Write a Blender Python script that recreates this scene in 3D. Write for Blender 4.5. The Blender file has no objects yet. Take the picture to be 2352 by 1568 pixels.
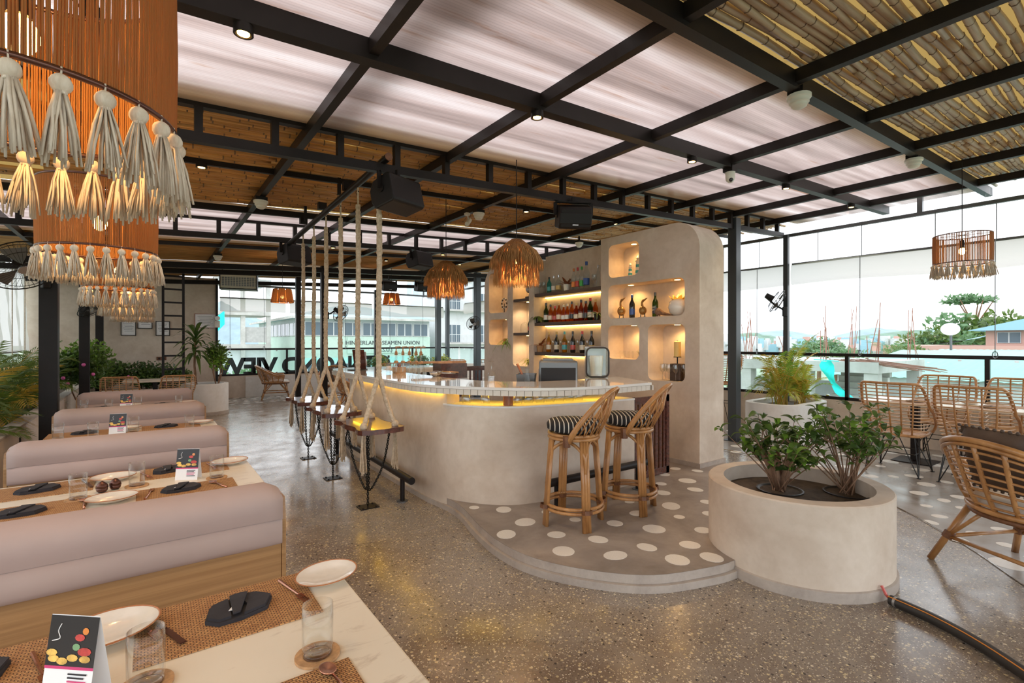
import bpy, math, random
from math import sin, cos, pi, sqrt, radians
from mathutils import Vector, Matrix
from mathutils.geometry import tessellate_polygon

S = bpy.context.scene
C = S.collection
RND = random.Random(7)

# ------------------------------------------------------------------ camera, sky, exposure
# X runs along the booth benches and trusses, Y along the row of booths, Z up (metres); the lens is at 1.5 m.
cam_d = bpy.data.cameras.new('camera'); cam_d.sensor_width = 36.0; cam_d.lens = 36.0 * 1133.0 / 2352.0
cam_d.clip_start = 0.05; cam_d.clip_end = 3000
cam = bpy.data.objects.new('camera', cam_d); C.objects.link(cam)
cam.location = (0, 0, 1.5); cam.rotation_euler = (pi / 2, 0, -math.asin(.5928))
S.camera = cam

W = bpy.data.worlds.new('overcast_sky'); S.world = W; W.use_nodes = True
wn = W.node_tree.nodes; wl = W.node_tree.links
bg = wn['Background']; bg.inputs['Strength'].default_value = 1.55
tc = wn.new('ShaderNodeTexCoord'); nz = wn.new('ShaderNodeTexNoise'); cr = wn.new('ShaderNodeValToRGB')
nz.inputs['Scale'].default_value = 1.6; nz.inputs['Detail'].default_value = 5
cr.color_ramp.elements[0].position = .3; cr.color_ramp.elements[0].color = (.80, .88, .96, 1)
cr.color_ramp.elements[1].position = .65; cr.color_ramp.elements[1].color = (.97, .98, 1, 1)
wl.new(tc.outputs['Generated'], nz.inputs['Vector']); wl.new(nz.outputs['Fac'], cr.inputs['Fac']); wl.new(cr.outputs['Color'], bg.inputs['Color'])

S.view_settings.view_transform = 'Standard'; S.view_settings.look = 'None'
S.view_settings.exposure = 0.85; S.view_settings.gamma = 1.0; S.view_settings.use_curve_mapping = False
S.cycles.max_bounces = 9; S.cycles.diffuse_bounces = 5; S.cycles.glossy_bounces = 4
S.cycles.transmission_bounces = 8; S.cycles.transparent_max_bounces = 24
S.cycles.sample_clamp_indirect = 6.0; S.cycles.caustics_reflective = False; S.cycles.caustics_refractive = False
S.cycles.use_denoising = True

# ------------------------------------------------------------------ materials
MATS = {}
def _new(name):
    m = bpy.data.materials.new(name); m.use_nodes = True
    nt = m.node_tree; MATS[name] = m
    return m, nt, nt.nodes['Principled BSDF']
def _coord(nt, scale=(1, 1, 1), kind='Object', rot=(0, 0, 0)):
    t = nt.nodes.new('ShaderNodeTexCoord'); mp = nt.nodes.new('ShaderNodeMapping')
    mp.inputs['Scale'].default_value = scale; mp.inputs['Rotation'].default_value = rot
    nt.links.new(t.outputs[kind], mp.inputs['Vector']); return mp.outputs['Vector']
def _ramp(nt, fac, stops, interp='LINEAR'):
    r = nt.nodes.new('ShaderNodeValToRGB'); cr = r.color_ramp; cr.interpolation = interp
    while len(cr.elements) > 1: cr.elements.remove(cr.elements[-1])
    for i, (p, c) in enumerate(stops):
        e = cr.elements[0] if i == 0 else cr.elements.new(p)
        e.position = p; e.color = tuple(c) + (1,)
    nt.links.new(fac, r.inputs['Fac']); return r.outputs['Color']
def _noise(nt, vec, scale, detail=4, rough=.55, dist=0):
    n = nt.nodes.new('ShaderNodeTexNoise'); n.inputs['Scale'].default_value = scale; n.inputs['Detail'].default_value = detail
    n.inputs['Roughness'].default_value = rough; n.inputs['Distortion'].default_value = dist
    nt.links.new(vec, n.inputs['Vector']); return n.outputs['Fac']
def _bump(nt, p, h, strength, dist=.01):
    b = nt.nodes.new('ShaderNodeBump'); b.inputs['Strength'].default_value = strength; b.inputs['Distance'].default_value = dist
    nt.links.new(h, b.inputs['Height']); nt.links.new(b.outputs['Normal'], p.inputs['Normal'])
def _mixc(nt, fac, a, b, mode='MIX'):
    n = nt.nodes.new('ShaderNodeMix'); n.data_type = 'RGBA'; n.blend_type = mode
    if isinstance(fac, (int, float)): n.inputs['Factor'].default_value = fac
    else: nt.links.new(fac, n.inputs['Factor'])
    for s, v in (('A', a), ('B', b)):
        i = [k for k in n.inputs if k.name == s and k.type == 'RGBA'][0]
        if isinstance(v, tuple): i.default_value = v + (1,)
        else: nt.links.new(v, i)
    return [k for k in n.outputs if k.type == 'RGBA'][0]
def flat(name, col, rough=.6, metal=0, spec=.5, emit=None, coat=0, var=.0, vs=6, bump=0):
    m, nt, p = _new(name)
    p.inputs['Base Color'].default_value = tuple(col) + (1,)
    p.inputs['Roughness'].default_value = rough; p.inputs['Metallic'].default_value = metal
    p.inputs['Specular IOR Level'].default_value = spec; p.inputs['Coat Weight'].default_value = coat
    if var or bump:
        f = _noise(nt, _coord(nt), vs)
        if var:
            lo = tuple(max(0, c * (1 - var)) for c in col); hi = tuple(min(1, c * (1 + var)) for c in col)
            nt.links.new(_ramp(nt, f, [(.3, lo), (.7, hi)]), p.inputs['Base Color'])
        if bump: _bump(nt, p, f, bump)
    if emit:
        p.inputs['Emission Color'].default_value = tuple(emit[:3]) + (1,); p.inputs['Emission Strength'].default_value = emit[3]
    return m
def streak(name, c0, c1, scale, rough=.5, bump=.0, detail=5, coat=0, mid=.5):   # grain stretched by the scale vector
    m, nt, p = _new(name)
    f = _noise(nt, _coord(nt, scale), 1.0, detail, .6, .3)
    nt.links.new(_ramp(nt, f, [(mid - .2, c0), (mid + .2, c1)]), p.inputs['Base Color'])
    p.inputs['Roughness'].default_value = rough; p.inputs['Coat Weight'].default_value = coat
    if bump: _bump(nt, p, f, bump)
    return m
def glassy(name, tint=(.95, .98, .98), gloss=.08, rough=.02):   # thin clear sheet: passes light, mirrors at a slant
    m, nt, p = _new(name); nt.nodes.remove(p)
    tr = nt.nodes.new('ShaderNodeBsdfTransparent'); tr.inputs['Color'].default_value = tint + (1,)
    gl = nt.nodes.new('ShaderNodeBsdfGlossy'); gl.inputs['Roughness'].default_value = rough
    lw = nt.nodes.new('ShaderNodeLayerWeight'); lw.inputs['Blend'].default_value = .5
    pw = nt.nodes.new('ShaderNodeMath'); pw.operation = 'POWER'; pw.inputs[1].default_value = 3.5; nt.links.new(lw.outputs['Facing'], pw.inputs[0])
    fr = nt.nodes.new('ShaderNodeMath'); fr.operation = 'MULTIPLY_ADD'; fr.inputs[1].default_value = .7; fr.inputs[2].default_value = gloss * .4; nt.links.new(pw.outputs[0], fr.inputs[0])
    mx = nt.nodes.new('ShaderNodeMixShader'); out = nt.nodes['Material Output']
    nt.links.new(fr.outputs[0], mx.inputs['Fac']); nt.links.new(tr.outputs[0], mx.inputs[1]); nt.links.new(gl.outputs[0], mx.inputs[2])
    nt.links.new(mx.outputs[0], out.inputs['Surface']); return m
def sheer(name, col, trans=.6, clear=0.0, rough=.35, coat=.0, ribs=None, stains=False):   # light-passing sheet (plastic, woven cord, leaf)
    m, nt, p = _new(name); out = nt.nodes['Material Output']
    p.inputs['Base Color'].default_value = tuple(col) + (1,); p.inputs['Roughness'].default_value = rough; p.inputs['Coat Weight'].default_value = coat
    p.inputs['Coat Roughness'].default_value = .12
    tl = nt.nodes.new('ShaderNodeBsdfTranslucent'); tl.inputs['Color'].default_value = tuple(col) + (1,)
    if stains:
        v = _coord(nt, (.22, 4.2, 1)); f = _noise(nt, v, 1.0, 5, .55, .1)
        v2 = _coord(nt, (.9, 11, 1)); f2 = _noise(nt, v2, 1.0, 5, .7, .3)
        base = _ramp(nt, f, [(.28, (.48, .41, .39)), (.5, (.72, .635, .61)), (.70, (.92, .88, .87))])
        dirt = _ramp(nt, f2, [(.60, (1, 1, 1)), (.74, (.84, .70, .60))])
        cc = _mixc(nt, 1.0, base, dirt, 'MULTIPLY')
        w = nt.nodes.new('ShaderNodeTexWave'); w.bands_direction = 'Y'; w.inputs['Scale'].default_value = 15
        nt.links.new(_coord(nt), w.inputs['Vector'])
        rib = _ramp(nt, w.outputs['Fac'], [(.0, (.80, .80, .80)), (.25, (1, 1, 1))])
        cc = _mixc(nt, .55, cc, _mixc(nt, 1.0, cc, rib, 'MULTIPLY'))
        nt.links.new(cc, tl.inputs['Color']); nt.links.new(cc, p.inputs['Base Color']); _bump(nt, p, w.outputs['Fac'], .12, .002)
    mx = nt.nodes.new('ShaderNodeMixShader'); mx.inputs['Fac'].default_value = trans
    nt.links.new(p.outputs[0], mx.inputs[1]); nt.links.new(tl.outputs[0], mx.inputs[2]); last = mx
    if clear:
        tr = nt.nodes.new('ShaderNodeBsdfTransparent'); m2 = nt.nodes.new('ShaderNodeMixShader'); m2.inputs['Fac'].default_value = clear
        nt.links.new(last.outputs[0], m2.inputs[1]); nt.links.new(tr.outputs[0], m2.inputs[2]); last = m2
    nt.links.new(last.outputs[0], out.inputs['Surface']); return m
def glow(name, col, strength):
    m, nt, p = _new(name); nt.nodes.remove(p)
    e = nt.nodes.new('ShaderNodeEmission'); e.inputs['Color'].default_value = tuple(col) + (1,); e.inputs['Strength'].default_value = strength
    nt.links.new(e.outputs[0], nt.nodes['Material Output'].inputs['Surface']); return m

def mk_plaster(name, lo, hi, scale=1.7, bump=.12, rough=.75):
    m, nt, p = _new(name); v = _coord(nt)
    f = _noise(nt, v, scale, 7, .62, .5); f2 = _noise(nt, v, scale * 9, 4)
    c = _ramp(nt, f, [(.30, lo), (.62, hi)]); c2 = _ramp(nt, f2, [(.25, (.93, .92, .90)), (.6, (1, 1, 1))])
    nt.links.new(_mixc(nt, 1.0, c, c2, 'MULTIPLY'), p.inputs['Base Color']); p.inputs['Roughness'].default_value = rough
    _bump(nt, p, f2, bump, .004); return m
mk_plaster('plaster', (.57, .455, .355), (.74, .635, .53))
mk_plaster('plaster_white', (.74, .71, .67), (.83, .81, .78))
mk_plaster('concrete_taupe', (.225, .185, .16), (.37, .315, .275), 2.2, .1, .5)
mk_plaster('concrete_edge', (.38, .32, .28), (.52, .45, .39), 5, .3, .75)
mk_plaster('raw_concrete', (.40, .39, .37), (.58, .57, .55), .5, .2, .9)
mk_plaster('white_paint', (.56, .575, .59), (.66, .68, .69), .3, .02, .7)
mk_plaster('mint_paint', (.40, .55, .48), (.48, .62, .55), .3, .02, .7)
mk_plaster('teal_paint', (.25, .60, .58), (.40, .70, .66), .3, .02, .6)
mk_plaster('soil', (.05, .032, .02), (.12, .08, .05), 12, .6, .95)
flat('dot_white', (.80, .76, .70), .35, var=.05, vs=9)

def mk_terrazzo():
    m, nt, p = _new('terrazzo'); v = _coord(nt)
    big = _noise(nt, v, .8, 6, .65, .6)
    base = _ramp(nt, big, [(.30, (.14, .09, .06)), (.5, (.27, .22, .175)), (.72, (.33, .305, .275))])
    cur = base
    for sc, hi, lo, cols in ((42, .34, .27, ((.62, .50, .30), (.72, .62, .44), (.50, .40, .24), (.05, .04, .035))),
                             (120, .42, .34, ((.55, .45, .30), (.10, .08, .06), (.66, .60, .50), (.26, .22, .2)))):
        vo = nt.nodes.new('ShaderNodeTexVoronoi'); vo.inputs['Scale'].default_value = sc; nt.links.new(v, vo.inputs['Vector'])
        mask = _ramp(nt, vo.outputs['Distance'], [(lo, (1, 1, 1)), (hi, (0, 0, 0))])
        sep = nt.nodes.new('ShaderNodeSeparateColor'); nt.links.new(vo.outputs['Color'], sep.inputs[0])
        chip = _ramp(nt, sep.outputs[0], [(.0, cols[3]), (.22, cols[3]), (.24, cols[0]), (.55, cols[1]), (.8, cols[2])], 'CONSTANT')
        keep = _ramp(nt, sep.outputs[1], [(.0, (0, 0, 0)), (.42, (0, 0, 0)), (.44, (1, 1, 1))])
        cur = _mixc(nt, _mixc(nt, 1.0, mask, keep, 'MULTIPLY'), cur, chip)
    nt.links.new(cur, p.inputs['Base Color'])
    rf = _noise(nt, v, 3.0, 5, .6); rr = _ramp(nt, rf, [(.3, (.13, .13, .13)), (.7, (.32, .32, .32))])
    nt.links.new(rr, p.inputs['Roughness']); p.inputs['Specular IOR Level'].default_value = .6
    _bump(nt, p, _noise(nt, v, 60, 3), .04, .002)
mk_terrazzo()
def mk_dotfloor():
    m, nt, p = _new('concrete_grey'); v = _coord(nt)
    f = _noise(nt, v, 1.1, 7, .65, .8)
    nt.links.new(_ramp(nt, f, [(.34, (.20, .15, .11)), (.46, (.33, .30, .275)), (.7, (.43, .415, .40))]), p.inputs['Base Color'])
    nt.links.new(_ramp(nt, _noise(nt, v, 2.4, 5), [(.3, (.12, .12, .12)), (.7, (.32, .32, .32))]), p.inputs['Roughness'])
    p.inputs['Specular IOR Level'].default_value = .6
mk_dotfloor()
def mk_marble(name, base, vein, scale, lo, rough, coat=0):
    m, nt, p = _new(name); v = _coord(nt, scale)
    f = _noise(nt, v, 1.0, 7, .7, .9); f2 = _noise(nt, _coord(nt), 3, 4)
    c = _ramp(nt, f, [(lo, vein), (lo + .14, base)]); c2 = _ramp(nt, f2, [(.3, (.95, .93, .90)), (.7, (1, 1, 1))])
    nt.links.new(_mixc(nt, 1.0, c, c2, 'MULTIPLY'), p.inputs['Base Color'])
    p.inputs['Roughness'].default_value = rough; p.inputs['Coat Weight'].default_value = coat
mk_marble('table_marble', (.80, .72, .60), (.56, .46, .36), (3.0, 11, 4), .30, .32)
mk_marble('counter_marble', (.84, .82, .79), (.66, .62, .58), (1.5, 3, 2), .28, .06, .6)
flat('tile_cream', (.70, .64, .56), .3, var=.10, vs=14)
flat('steel_black', (.016, .012, .011), .4, .0, .22, var=.15, vs=5)
flat('steel_grey', (.16, .17, .18), .35, .6)
flat('steel_blue', (.05, .058, .066), .38, .3)
flat('iron_chain', (.02, .018, .016), .4, .6)
flat('chrome', (.72, .72, .72), .18, 1)
flat('steel_box', (.42, .41, .40), .32, .7)
flat('copper', (.62, .30, .20), .2, 1)
flat('copper_dark', (.13, .06, .045), .3, .8)
flat('black_plastic', (.013, .011, .011), .45, spec=.3)
flat('black_rubber', (.03, .025, .022), .5)
flat('orange_line', (.75, .25, .03), .5)
flat('white_plastic', (.78, .75, .68), .4)
flat('beige_plastic', (.60, .56, .44), .45)
flat('smoke_plastic', (.16, .15, .14), .1)
streak('bamboo_dark', (.28, .12, .032), (.62, .335, .115), (2.2, 30, 30), .42, .1, mid=.48)
streak('bamboo_pale', (.32, .20, .115), (.56, .40, .26), (2.0, 30, 30), .42, .1, mid=.48)
streak('bamboo_node', (.10, .055, .03), (.20, .12, .07), (20, 20, 20), .6)
streak('rattan', (.30, .125, .035), (.56, .28, .10), (14, 14, 5), .38, .05, coat=.25)
streak('rattan_light', (.40, .20, .085), (.66, .40, .20), (14, 14, 5), .42, .05, coat=.2)
streak('rattan_wrap', (.10, .035, .015), (.22, .09, .035), (30, 30, 30), .5)
streak('oak', (.30, .15, .055), (.46, .255, .105), (1.2, 30, 60), .42, .03)
streak('dark_wood', (.045, .012, .008), (.13, .035, .02), (30, 4, 30), .25, .03, coat=.5)
streak('red_wood', (.22, .06, .02), (.42, .14, .05), (40, 40, 5), .3, coat=.4)
streak('shelf_wood', (.055, .032, .022), (.10, .06, .042), (30, 5, 30), .45)
streak('rope', (.42, .31, .20), (.70, .57, .42), (40, 40, 40), .9, .3)
streak('yarn', (.58, .47, .36), (.82, .72, .60), (60, 60, 18), .95, .2)
streak('grass_fibre', (.26, .11, .03), (.58, .31, .11), (60, 60, 6), .9)
streak('bark', (.16, .08, .045), (.34, .20, .12), (25, 25, 8), .9, .4)
flat('fabric_blush', (.465, .35, .315), .95, spec=.2, var=.07, vs=2.2, bump=.02)
flat('fabric_ivory', (.74, .70, .64), .9, spec=.2, var=.05)
flat('fabric_brown', (.10, .065, .045), .55, spec=.4, var=.3, vs=9)
flat('fabric_black', (.02, .019, .022), .85, spec=.2, var=.2, vs=30)
flat('fabric_charcoal', (.045, .042, .047), .9, spec=.2, var=.15, vs=20)
flat('ceramic', (.80, .74, .66), .18, coat=.5, var=.03, vs=60)
flat('rust_rim', (.42, .15, .05), .4)
flat('cork', (.50, .28, .13), .8, var=.25, vs=70)
flat('paper', (.86, .85, .86), .7)
flat('magenta', (.62, .05, .18), .6)
flat('gold_food', (.75, .42, .10), .6, var=.5, vs=60)
flat('red_food', (.55, .06, .05), .5, var=.4, vs=60)
flat('green_food', (.20, .36, .18), .5)
flat('card_black', (.018, .014, .014), .4)
flat('wax', (.82, .60, .22), .5)
flat('gold_duck', (.38, .20, .06), .35, .5, var=.3, vs=40)
flat('terracotta', (.52, .28, .12), .7)
flat('blush_flower', (.75, .15, .42), .6)
flat('cloth_aqua', (.02, .72, .66), .8)
flat('sky_roof', (.30, .52, .62), .6)
flat('mint_roof', (.26, .54, .46), .6)
flat('salmon', (.58, .36, .30), .8)
flat('rebar', (.30, .15, .11), .8)
flat('window_dark', (.08, .12, .15), .12)
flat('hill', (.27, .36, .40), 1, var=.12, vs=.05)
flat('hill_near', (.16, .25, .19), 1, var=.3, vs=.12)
flat('ground', (.30, .36, .26), 1, var=.3, vs=.1)
flat('grey_block', (.48, .47, .46), .9, var=.12, vs=3)
for nm, c in (('leaf_dark', (.055, .105, .022)), ('leaf_mid', (.105, .175, .035)), ('leaf_bright', (.20, .36, .045)), ('leaf_lime', (.44, .46, .06)),
              ('leaf_gold', (.60, .40, .06)), ('leaf_palm', (.13, .20, .03)), ('leaf_red', (.25, .085, .04)), ('leaf_far', (.12, .24, .10))):
    sheer(nm, c, .35, rough=.42)
sheer('poly_roof', (.9, .85, .83), .72, rough=.28, coat=.45, stains=True)
sheer('poly_yellow', (.50, .40, .22), .85, rough=.4)
sheer('pvc_blind', (.62, .61, .57), .5, .15, rough=.35, coat=.4)
sheer('cord_amber', (.46, .205, .062), .42, rough=.9)
sheer('cord_tan', (.50, .255, .12), .4, rough=.9)
glassy('glass', (.985, .992, .99)); glassy('glass_pane', (.90, .965, .96)); glassy('pvc_clear', (.93, .95, .96))
glassy('barware_glass', (.93, .95, .95), .35); glassy('bottle_clear', (.92, .945, .945)); glassy('bottle_amber', (.88, .42, .10)); glassy('bottle_rum', (.62, .20, .05)); glassy('bottle_green', (.18, .30, .08))
glassy('bottle_teal', (.25, .72, .70)); glassy('bottle_gold', (.80, .60, .20))
flat('bottle_dark', (.02, .018, .015), .08, coat=.5)
glow('led_warm', (1.0, .62, .18), 10.0); glow('led_amber', (1.0, .58, .03), 10.0); glow('bulb', (1.0, .58, .18), 14.0); glow('downlight', (1.0, .55, .16), 10.0)
def mk_weave():
    m, nt, p = _new('woven_mat'); v = _coord(nt)
    b = nt.nodes.new('ShaderNodeTexBrick'); b.inputs['Scale'].default_value = 1.0
    b.inputs['Brick Width'].default_value = .013; b.inputs['Row Height'].default_value = .0065; b.inputs['Mortar Size'].default_value = .0011
    b.inputs['Color1'].default_value = (.62, .34, .13, 1); b.inputs['Color2'].default_value = (.44, .20, .07, 1); b.inputs['Mortar'].default_value = (.10, .04, .015, 1)
    nt.links.new(v, b.inputs['Vector']); nt.links.new(b.outputs['Color'], p.inputs['Base Color']); p.inputs['Roughness'].default_value = .7
    _bump(nt, p, b.outputs['Fac'], -.4, .002)
mk_weave()
def mk_stripe():
    m, nt, p = _new('stripe_fabric')
    w = nt.nodes.new('ShaderNodeTexWave'); w.wave_profile = 'SAW'; w.bands_direction = 'X'; w.inputs['Scale'].default_value = 9.8; w.inputs['Distortion'].default_value = 0
    nt.links.new(_coord(nt, rot=(0, 0, radians(-117.6))), w.inputs['Vector'])
    nt.links.new(_ramp(nt, w.outputs['Fac'], [(.0, (.62, .58, .50)), (.20, (.62, .58, .50)), (.22, (.014, .012, .013))], 'CONSTANT'), p.inputs['Base Color'])
    p.inputs['Roughness'].default_value = .9
mk_stripe()

# ------------------------------------------------------------------ mesh helpers
class MB:
    def __init__(s): s.v = []; s.f = []; s.m = []
    def add(s, vs, fs, mi=0):
        o = len(s.v); s.v += [tuple(p) for p in vs]; s.f += [tuple(i + o for i in q) for q in fs]; s.m += [mi] * len(fs); return s
    def box(s, x0, x1, y0, y1, z0, z1, mi=0):
        return s.add([(x0, y0, z0), (x1, y0, z0), (x1, y1, z0), (x0, y1, z0), (x0, y0, z1), (x1, y0, z1), (x1, y1, z1), (x0, y1, z1)],
                     [(0, 3, 2, 1), (4, 5, 6, 7), (0, 1, 5, 4), (1, 2, 6, 5), (2, 3, 7, 6), (3, 0, 4, 7)], mi)
    def bar(s, p, q, w, h, mi=0, up=(0, 0, 1)):      # square bar from p to q, w across, h along up
        p, q = Vector(p), Vector(q); d = (q - p).normalized(); u = Vector(up); sd = d.cross(u)
        if sd.length < 1e-4: sd = d.cross(Vector((1, 0, 0)))
        sd.normalize(); u = sd.cross(d).normalized(); vs = []
        for c in (p, q):
            for a, b in ((-1, -1), (1, -1), (1, 1), (-1, 1)): vs.append(c + sd * (a * w / 2) + u * (b * h / 2))
        return s.add(vs, [(0, 1, 2, 3), (7, 6, 5, 4), (0, 4, 5, 1), (1, 5, 6, 2), (2, 6, 7, 3), (3, 7, 4, 0)], mi)
    def tube(s, pts, r, n=6, mi=0, closed=False, cap=True):
        P = [Vector(p) for p in pts]; k = len(P); vs = []; fs = []; prev = None
        for i, p in enumerate(P):
            t = (P[(i + 1) % k] - P[i - 1]) if closed else (P[min(i + 1, k - 1)] - P[max(i - 1, 0)])
            if t.length < 1e-9: t = Vector((0, 0, 1))
            t.normalize()
            if prev is None:
                a = Vector((0, 0, 1)) if abs(t.z) < .9 else Vector((1, 0, 0)); x = t.cross(a).normalized()
            else:
                x = prev - t * prev.dot(t)
                x = x.normalized() if x.length > 1e-6 else t.orthogonal().normalized()
            prev = x; y = t.cross(x); rr = r[i] if isinstance(r, (list, tuple)) else r
            for j in range(n):
                a = 2 * pi * j / n; vs.append(p + x * (rr * cos(a)) + y * (rr * sin(a)))
        for i in range(k if closed else k - 1):
            i2 = (i + 1) % k
            for j in range(n): fs.append((i * n + j, i * n + (j + 1) % n, i2 * n + (j + 1) % n, i2 * n + j))
        if cap and not closed: fs += [tuple(range(n))[::-1], tuple((k - 1) * n + j for j in range(n))]
        return s.add(vs, fs, mi)
    def lathe(s, prof, n=16, c=(0, 0, 0), mi=0, sx=1, sy=1):
        vs = []; fs = []; k = len(prof)
        for r, z in prof:
            for j in range(n):
                a = 2 * pi * j / n; vs.append((c[0] + r * cos(a) * sx, c[1] + r * sin(a) * sy, c[2] + z))
        for i in range(k - 1):
            for j in range(n): fs.append((i * n + j, i * n + (j + 1) % n, (i + 1) * n + (j + 1) % n, (i + 1) * n + j))
        if prof[0][0] > 1e-5: fs.append(tuple(range(n))[::-1])
        if prof[-1][0] > 1e-5: fs.append(tuple((k - 1) * n + j for j in range(n)))
        return s.add(vs, fs, mi)
    def open_lathe(s, prof, n=16, c=(0, 0, 0), mi=0):
        a = len(s.f); s.lathe(prof, n, c, mi)
        while s.f and len(s.f[-1]) == n and n > 4: s.f.pop(); s.m.pop()
        return s
    def ball(s, c, r, n=10, k=6, mi=0, sz=1):
        return s.lathe([(max(1e-6, r * sin(pi * i / k)), -r * sz * cos(pi * i / k)) for i in range(k + 1)], n, c, mi)
    def prism(s, out, z0, z1, mi=0, holes=()):
        loops = [list(out)] + [list(h) for h in holes]
        flat_ = [p for l in loops for p in l]; n = len(flat_)
        tri = tessellate_polygon([[Vector((p[0], p[1], 0)) for p in l] for l in loops])
        vs = [(p[0], p[1], z0) for p in flat_] + [(p[0], p[1], z1) for p in flat_]; fs = []
        for t in tri:
            a, b, c = (flat_[i] for i in t)
            t = t if (b[0] - a[0]) * (c[1] - a[1]) - (b[1] - a[1]) * (c[0] - a[0]) > 0 else t[::-1]
            fs.append(tuple(i + n for i in t)); fs.append(tuple(t)[::-1])
        o = 0
        for l in loops:
            k = len(l)
            for i in range(k): fs.append((o + i, o + (i + 1) % k, o + (i + 1) % k + n, o + i + n))
            o += k
        return s.add(vs, fs, mi)
    def disc(s, c, rx, ry, h, n=18, mi=0):
        return s.prism([(c[0] + rx * cos(2 * pi * i / n), c[1] + ry * sin(2 * pi * i / n)) for i in range(n)], c[2], c[2] + h, mi)
    def xf(s, M):
        s.v = [tuple(M @ Vector(p)) for p in s.v]; return s
    def mesh(s, name, mats, smooth=False, origin=(0, 0, 0)):
        me = bpy.data.meshes.new(name); ox, oy, oz = origin
        me.from_pydata([(x - ox, y - oy, z - oz) for x, y, z in s.v], [], s.f)
        for m in (mats if isinstance(mats, (list, tuple)) else [mats]): me.materials.append(MATS[m])
        me.polygons.foreach_set('material_index', s.m)
        if smooth: me.polygons.foreach_set('use_smooth', [True] * len(s.f))
        me.update(); return me
    def build(s, name, mats, parent=None, smooth=False, world=False, bevel=0, loc=None, rot=None, origin=None):
        org = origin or ((parent.location[:] if world and parent else (0, 0, 0)))
        me = s.mesh(name, mats, smooth, org); o = bpy.data.objects.new(name, me); C.objects.link(o)
        if parent: o.parent = parent
        if origin and not parent: o.location = origin
        if loc: o.location = loc
        if rot: o.rotation_euler = rot
        if smooth == 'auto': auto(o)
        if bevel:
            b = o.modifiers.new('bevel', 'BEVEL'); b.width = bevel; b.segments = 2; b.limit_method = 'ANGLE'; b.angle_limit = radians(40)
        return o
def auto(o, ang=40):
    me = o.data; me.polygons.foreach_set('use_smooth', [True] * len(me.polygons)); me.set_sharp_from_angle(angle=radians(ang))
def tag(o, label, cat, group=None):
    o['label'] = label; o['category'] = cat
    if group: o['group'] = group
    return o
def thing(name, label, cat, loc=(0, 0, 0), rz=0, group=None):
    o = bpy.data.objects.new(name, None); C.objects.link(o); o.empty_display_size = .1
    o.location = loc; o.rotation_euler = (0, 0, rz); return tag(o, label, cat, group)
def struct(o): o['kind'] = 'structure'; return o
def obj(name, me, parent=None, loc=(0, 0, 0), rot=(0, 0, 0), sc=(1, 1, 1)):
    o = bpy.data.objects.new(name, me); C.objects.link(o); o.location = loc; o.rotation_euler = rot; o.scale = sc
    if parent: o.parent = parent
    return o
def dup(root, loc, rz=None, label=None, group=None):
    r = root.copy(); C.objects.link(r); r.location = loc
    if rz is not None: r.rotation_euler = (root.rotation_euler[0], root.rotation_euler[1], rz)
    if label: r['label'] = label
    if group: r['group'] = group
    for ch in list(root.children):
        c = ch.copy(); C.objects.link(c); c.parent = r
        for g in list(ch.children):
            d = g.copy(); C.objects.link(d); d.parent = c
    return r
def smoothline(pts, per=6, closed=False):      # Catmull-Rom
    P = [Vector(p) for p in pts]; k = len(P); out = []
    for i in range(k if closed else k - 1):
        p1, p2 = P[i], P[(i + 1) % k]
        p0 = P[i - 1] if closed or i > 0 else p1; p3 = P[(i + 2) % k] if closed or i + 2 < k else p2
        for j in range(per):
            t = j / per
            out.append(.5 * ((2 * p1) + (p2 - p0) * t + (2 * p0 - 5 * p1 + 4 * p2 - p3) * t * t + (3 * p1 - p0 - 3 * p2 + p3) * t ** 3))
    if not closed: out.append(P[-1])
    return out
def rrect(x0, x1, y0, y1, r, n=5):
    out = []
    for cx, cy, a0 in ((x1 - r, y0 + r, -pi / 2), (x1 - r, y1 - r, 0), (x0 + r, y1 - r, pi / 2), (x0 + r, y0 + r, pi)):
        for i in range(n + 1):
            a = a0 + pi / 2 * i / n; out.append((cx + r * cos(a), cy + r * sin(a)))
    return out
def offset(line, d):                         # offset an open 2D line to its left by d
    out = []; k = len(line)
    for i in range(k):
        a = Vector(line[max(i - 1, 0)][:2]); b = Vector(line[min(i + 1, k - 1)][:2]); t = (b - a).normalized()
        out.append((line[i][0] - t.y * d, line[i][1] + t.x * d))
    return out
def text(body, size, mat, parent, M, name='lettering', depth=.004, align='CENTER', spacing=1.0, bold=0):
    cu = bpy.data.curves.new(name, 'FONT'); cu.body = body; cu.size = size; cu.extrude = depth; cu.align_x = align; cu.space_character = spacing; cu.offset = bold
    t = bpy.data.objects.new('t', cu); C.objects.link(t); bpy.context.view_layer.update()
    me = bpy.data.meshes.new_from_object(t.evaluated_get(bpy.context.evaluated_depsgraph_get()))
    bpy.data.objects.remove(t); me.materials.clear(); me.materials.append(MATS[mat])
    o = obj(name, me, parent); o.matrix_local = M; return o
def lamp(name, kind, loc, energy, col=(1, .7, .35), size=.05, parent=None, rot=None, sy=None, spot=None):
    d = bpy.data.lights.new(name, kind); d.energy = energy; d.color = col
    if kind == 'AREA':
        d.size = size
        if sy: d.shape = 'RECTANGLE'; d.size_y = sy
    else: d.shadow_soft_size = size
    if spot: d.spot_size = spot; d.spot_blend = .6
    o = bpy.data.objects.new(name, d); C.objects.link(o); o.location = loc
    if rot: o.rotation_euler = rot
    if parent: o.parent = parent
    return o

# ================================================================== THE SETTING
XL, XR, YF, YN = -2.2, 8.75, 15.0, -3.2
def zr(x): return 3.14 + .048 * x            # underside of the roof sheets, rising gently with X
TILT = -math.atan(.048)

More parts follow.
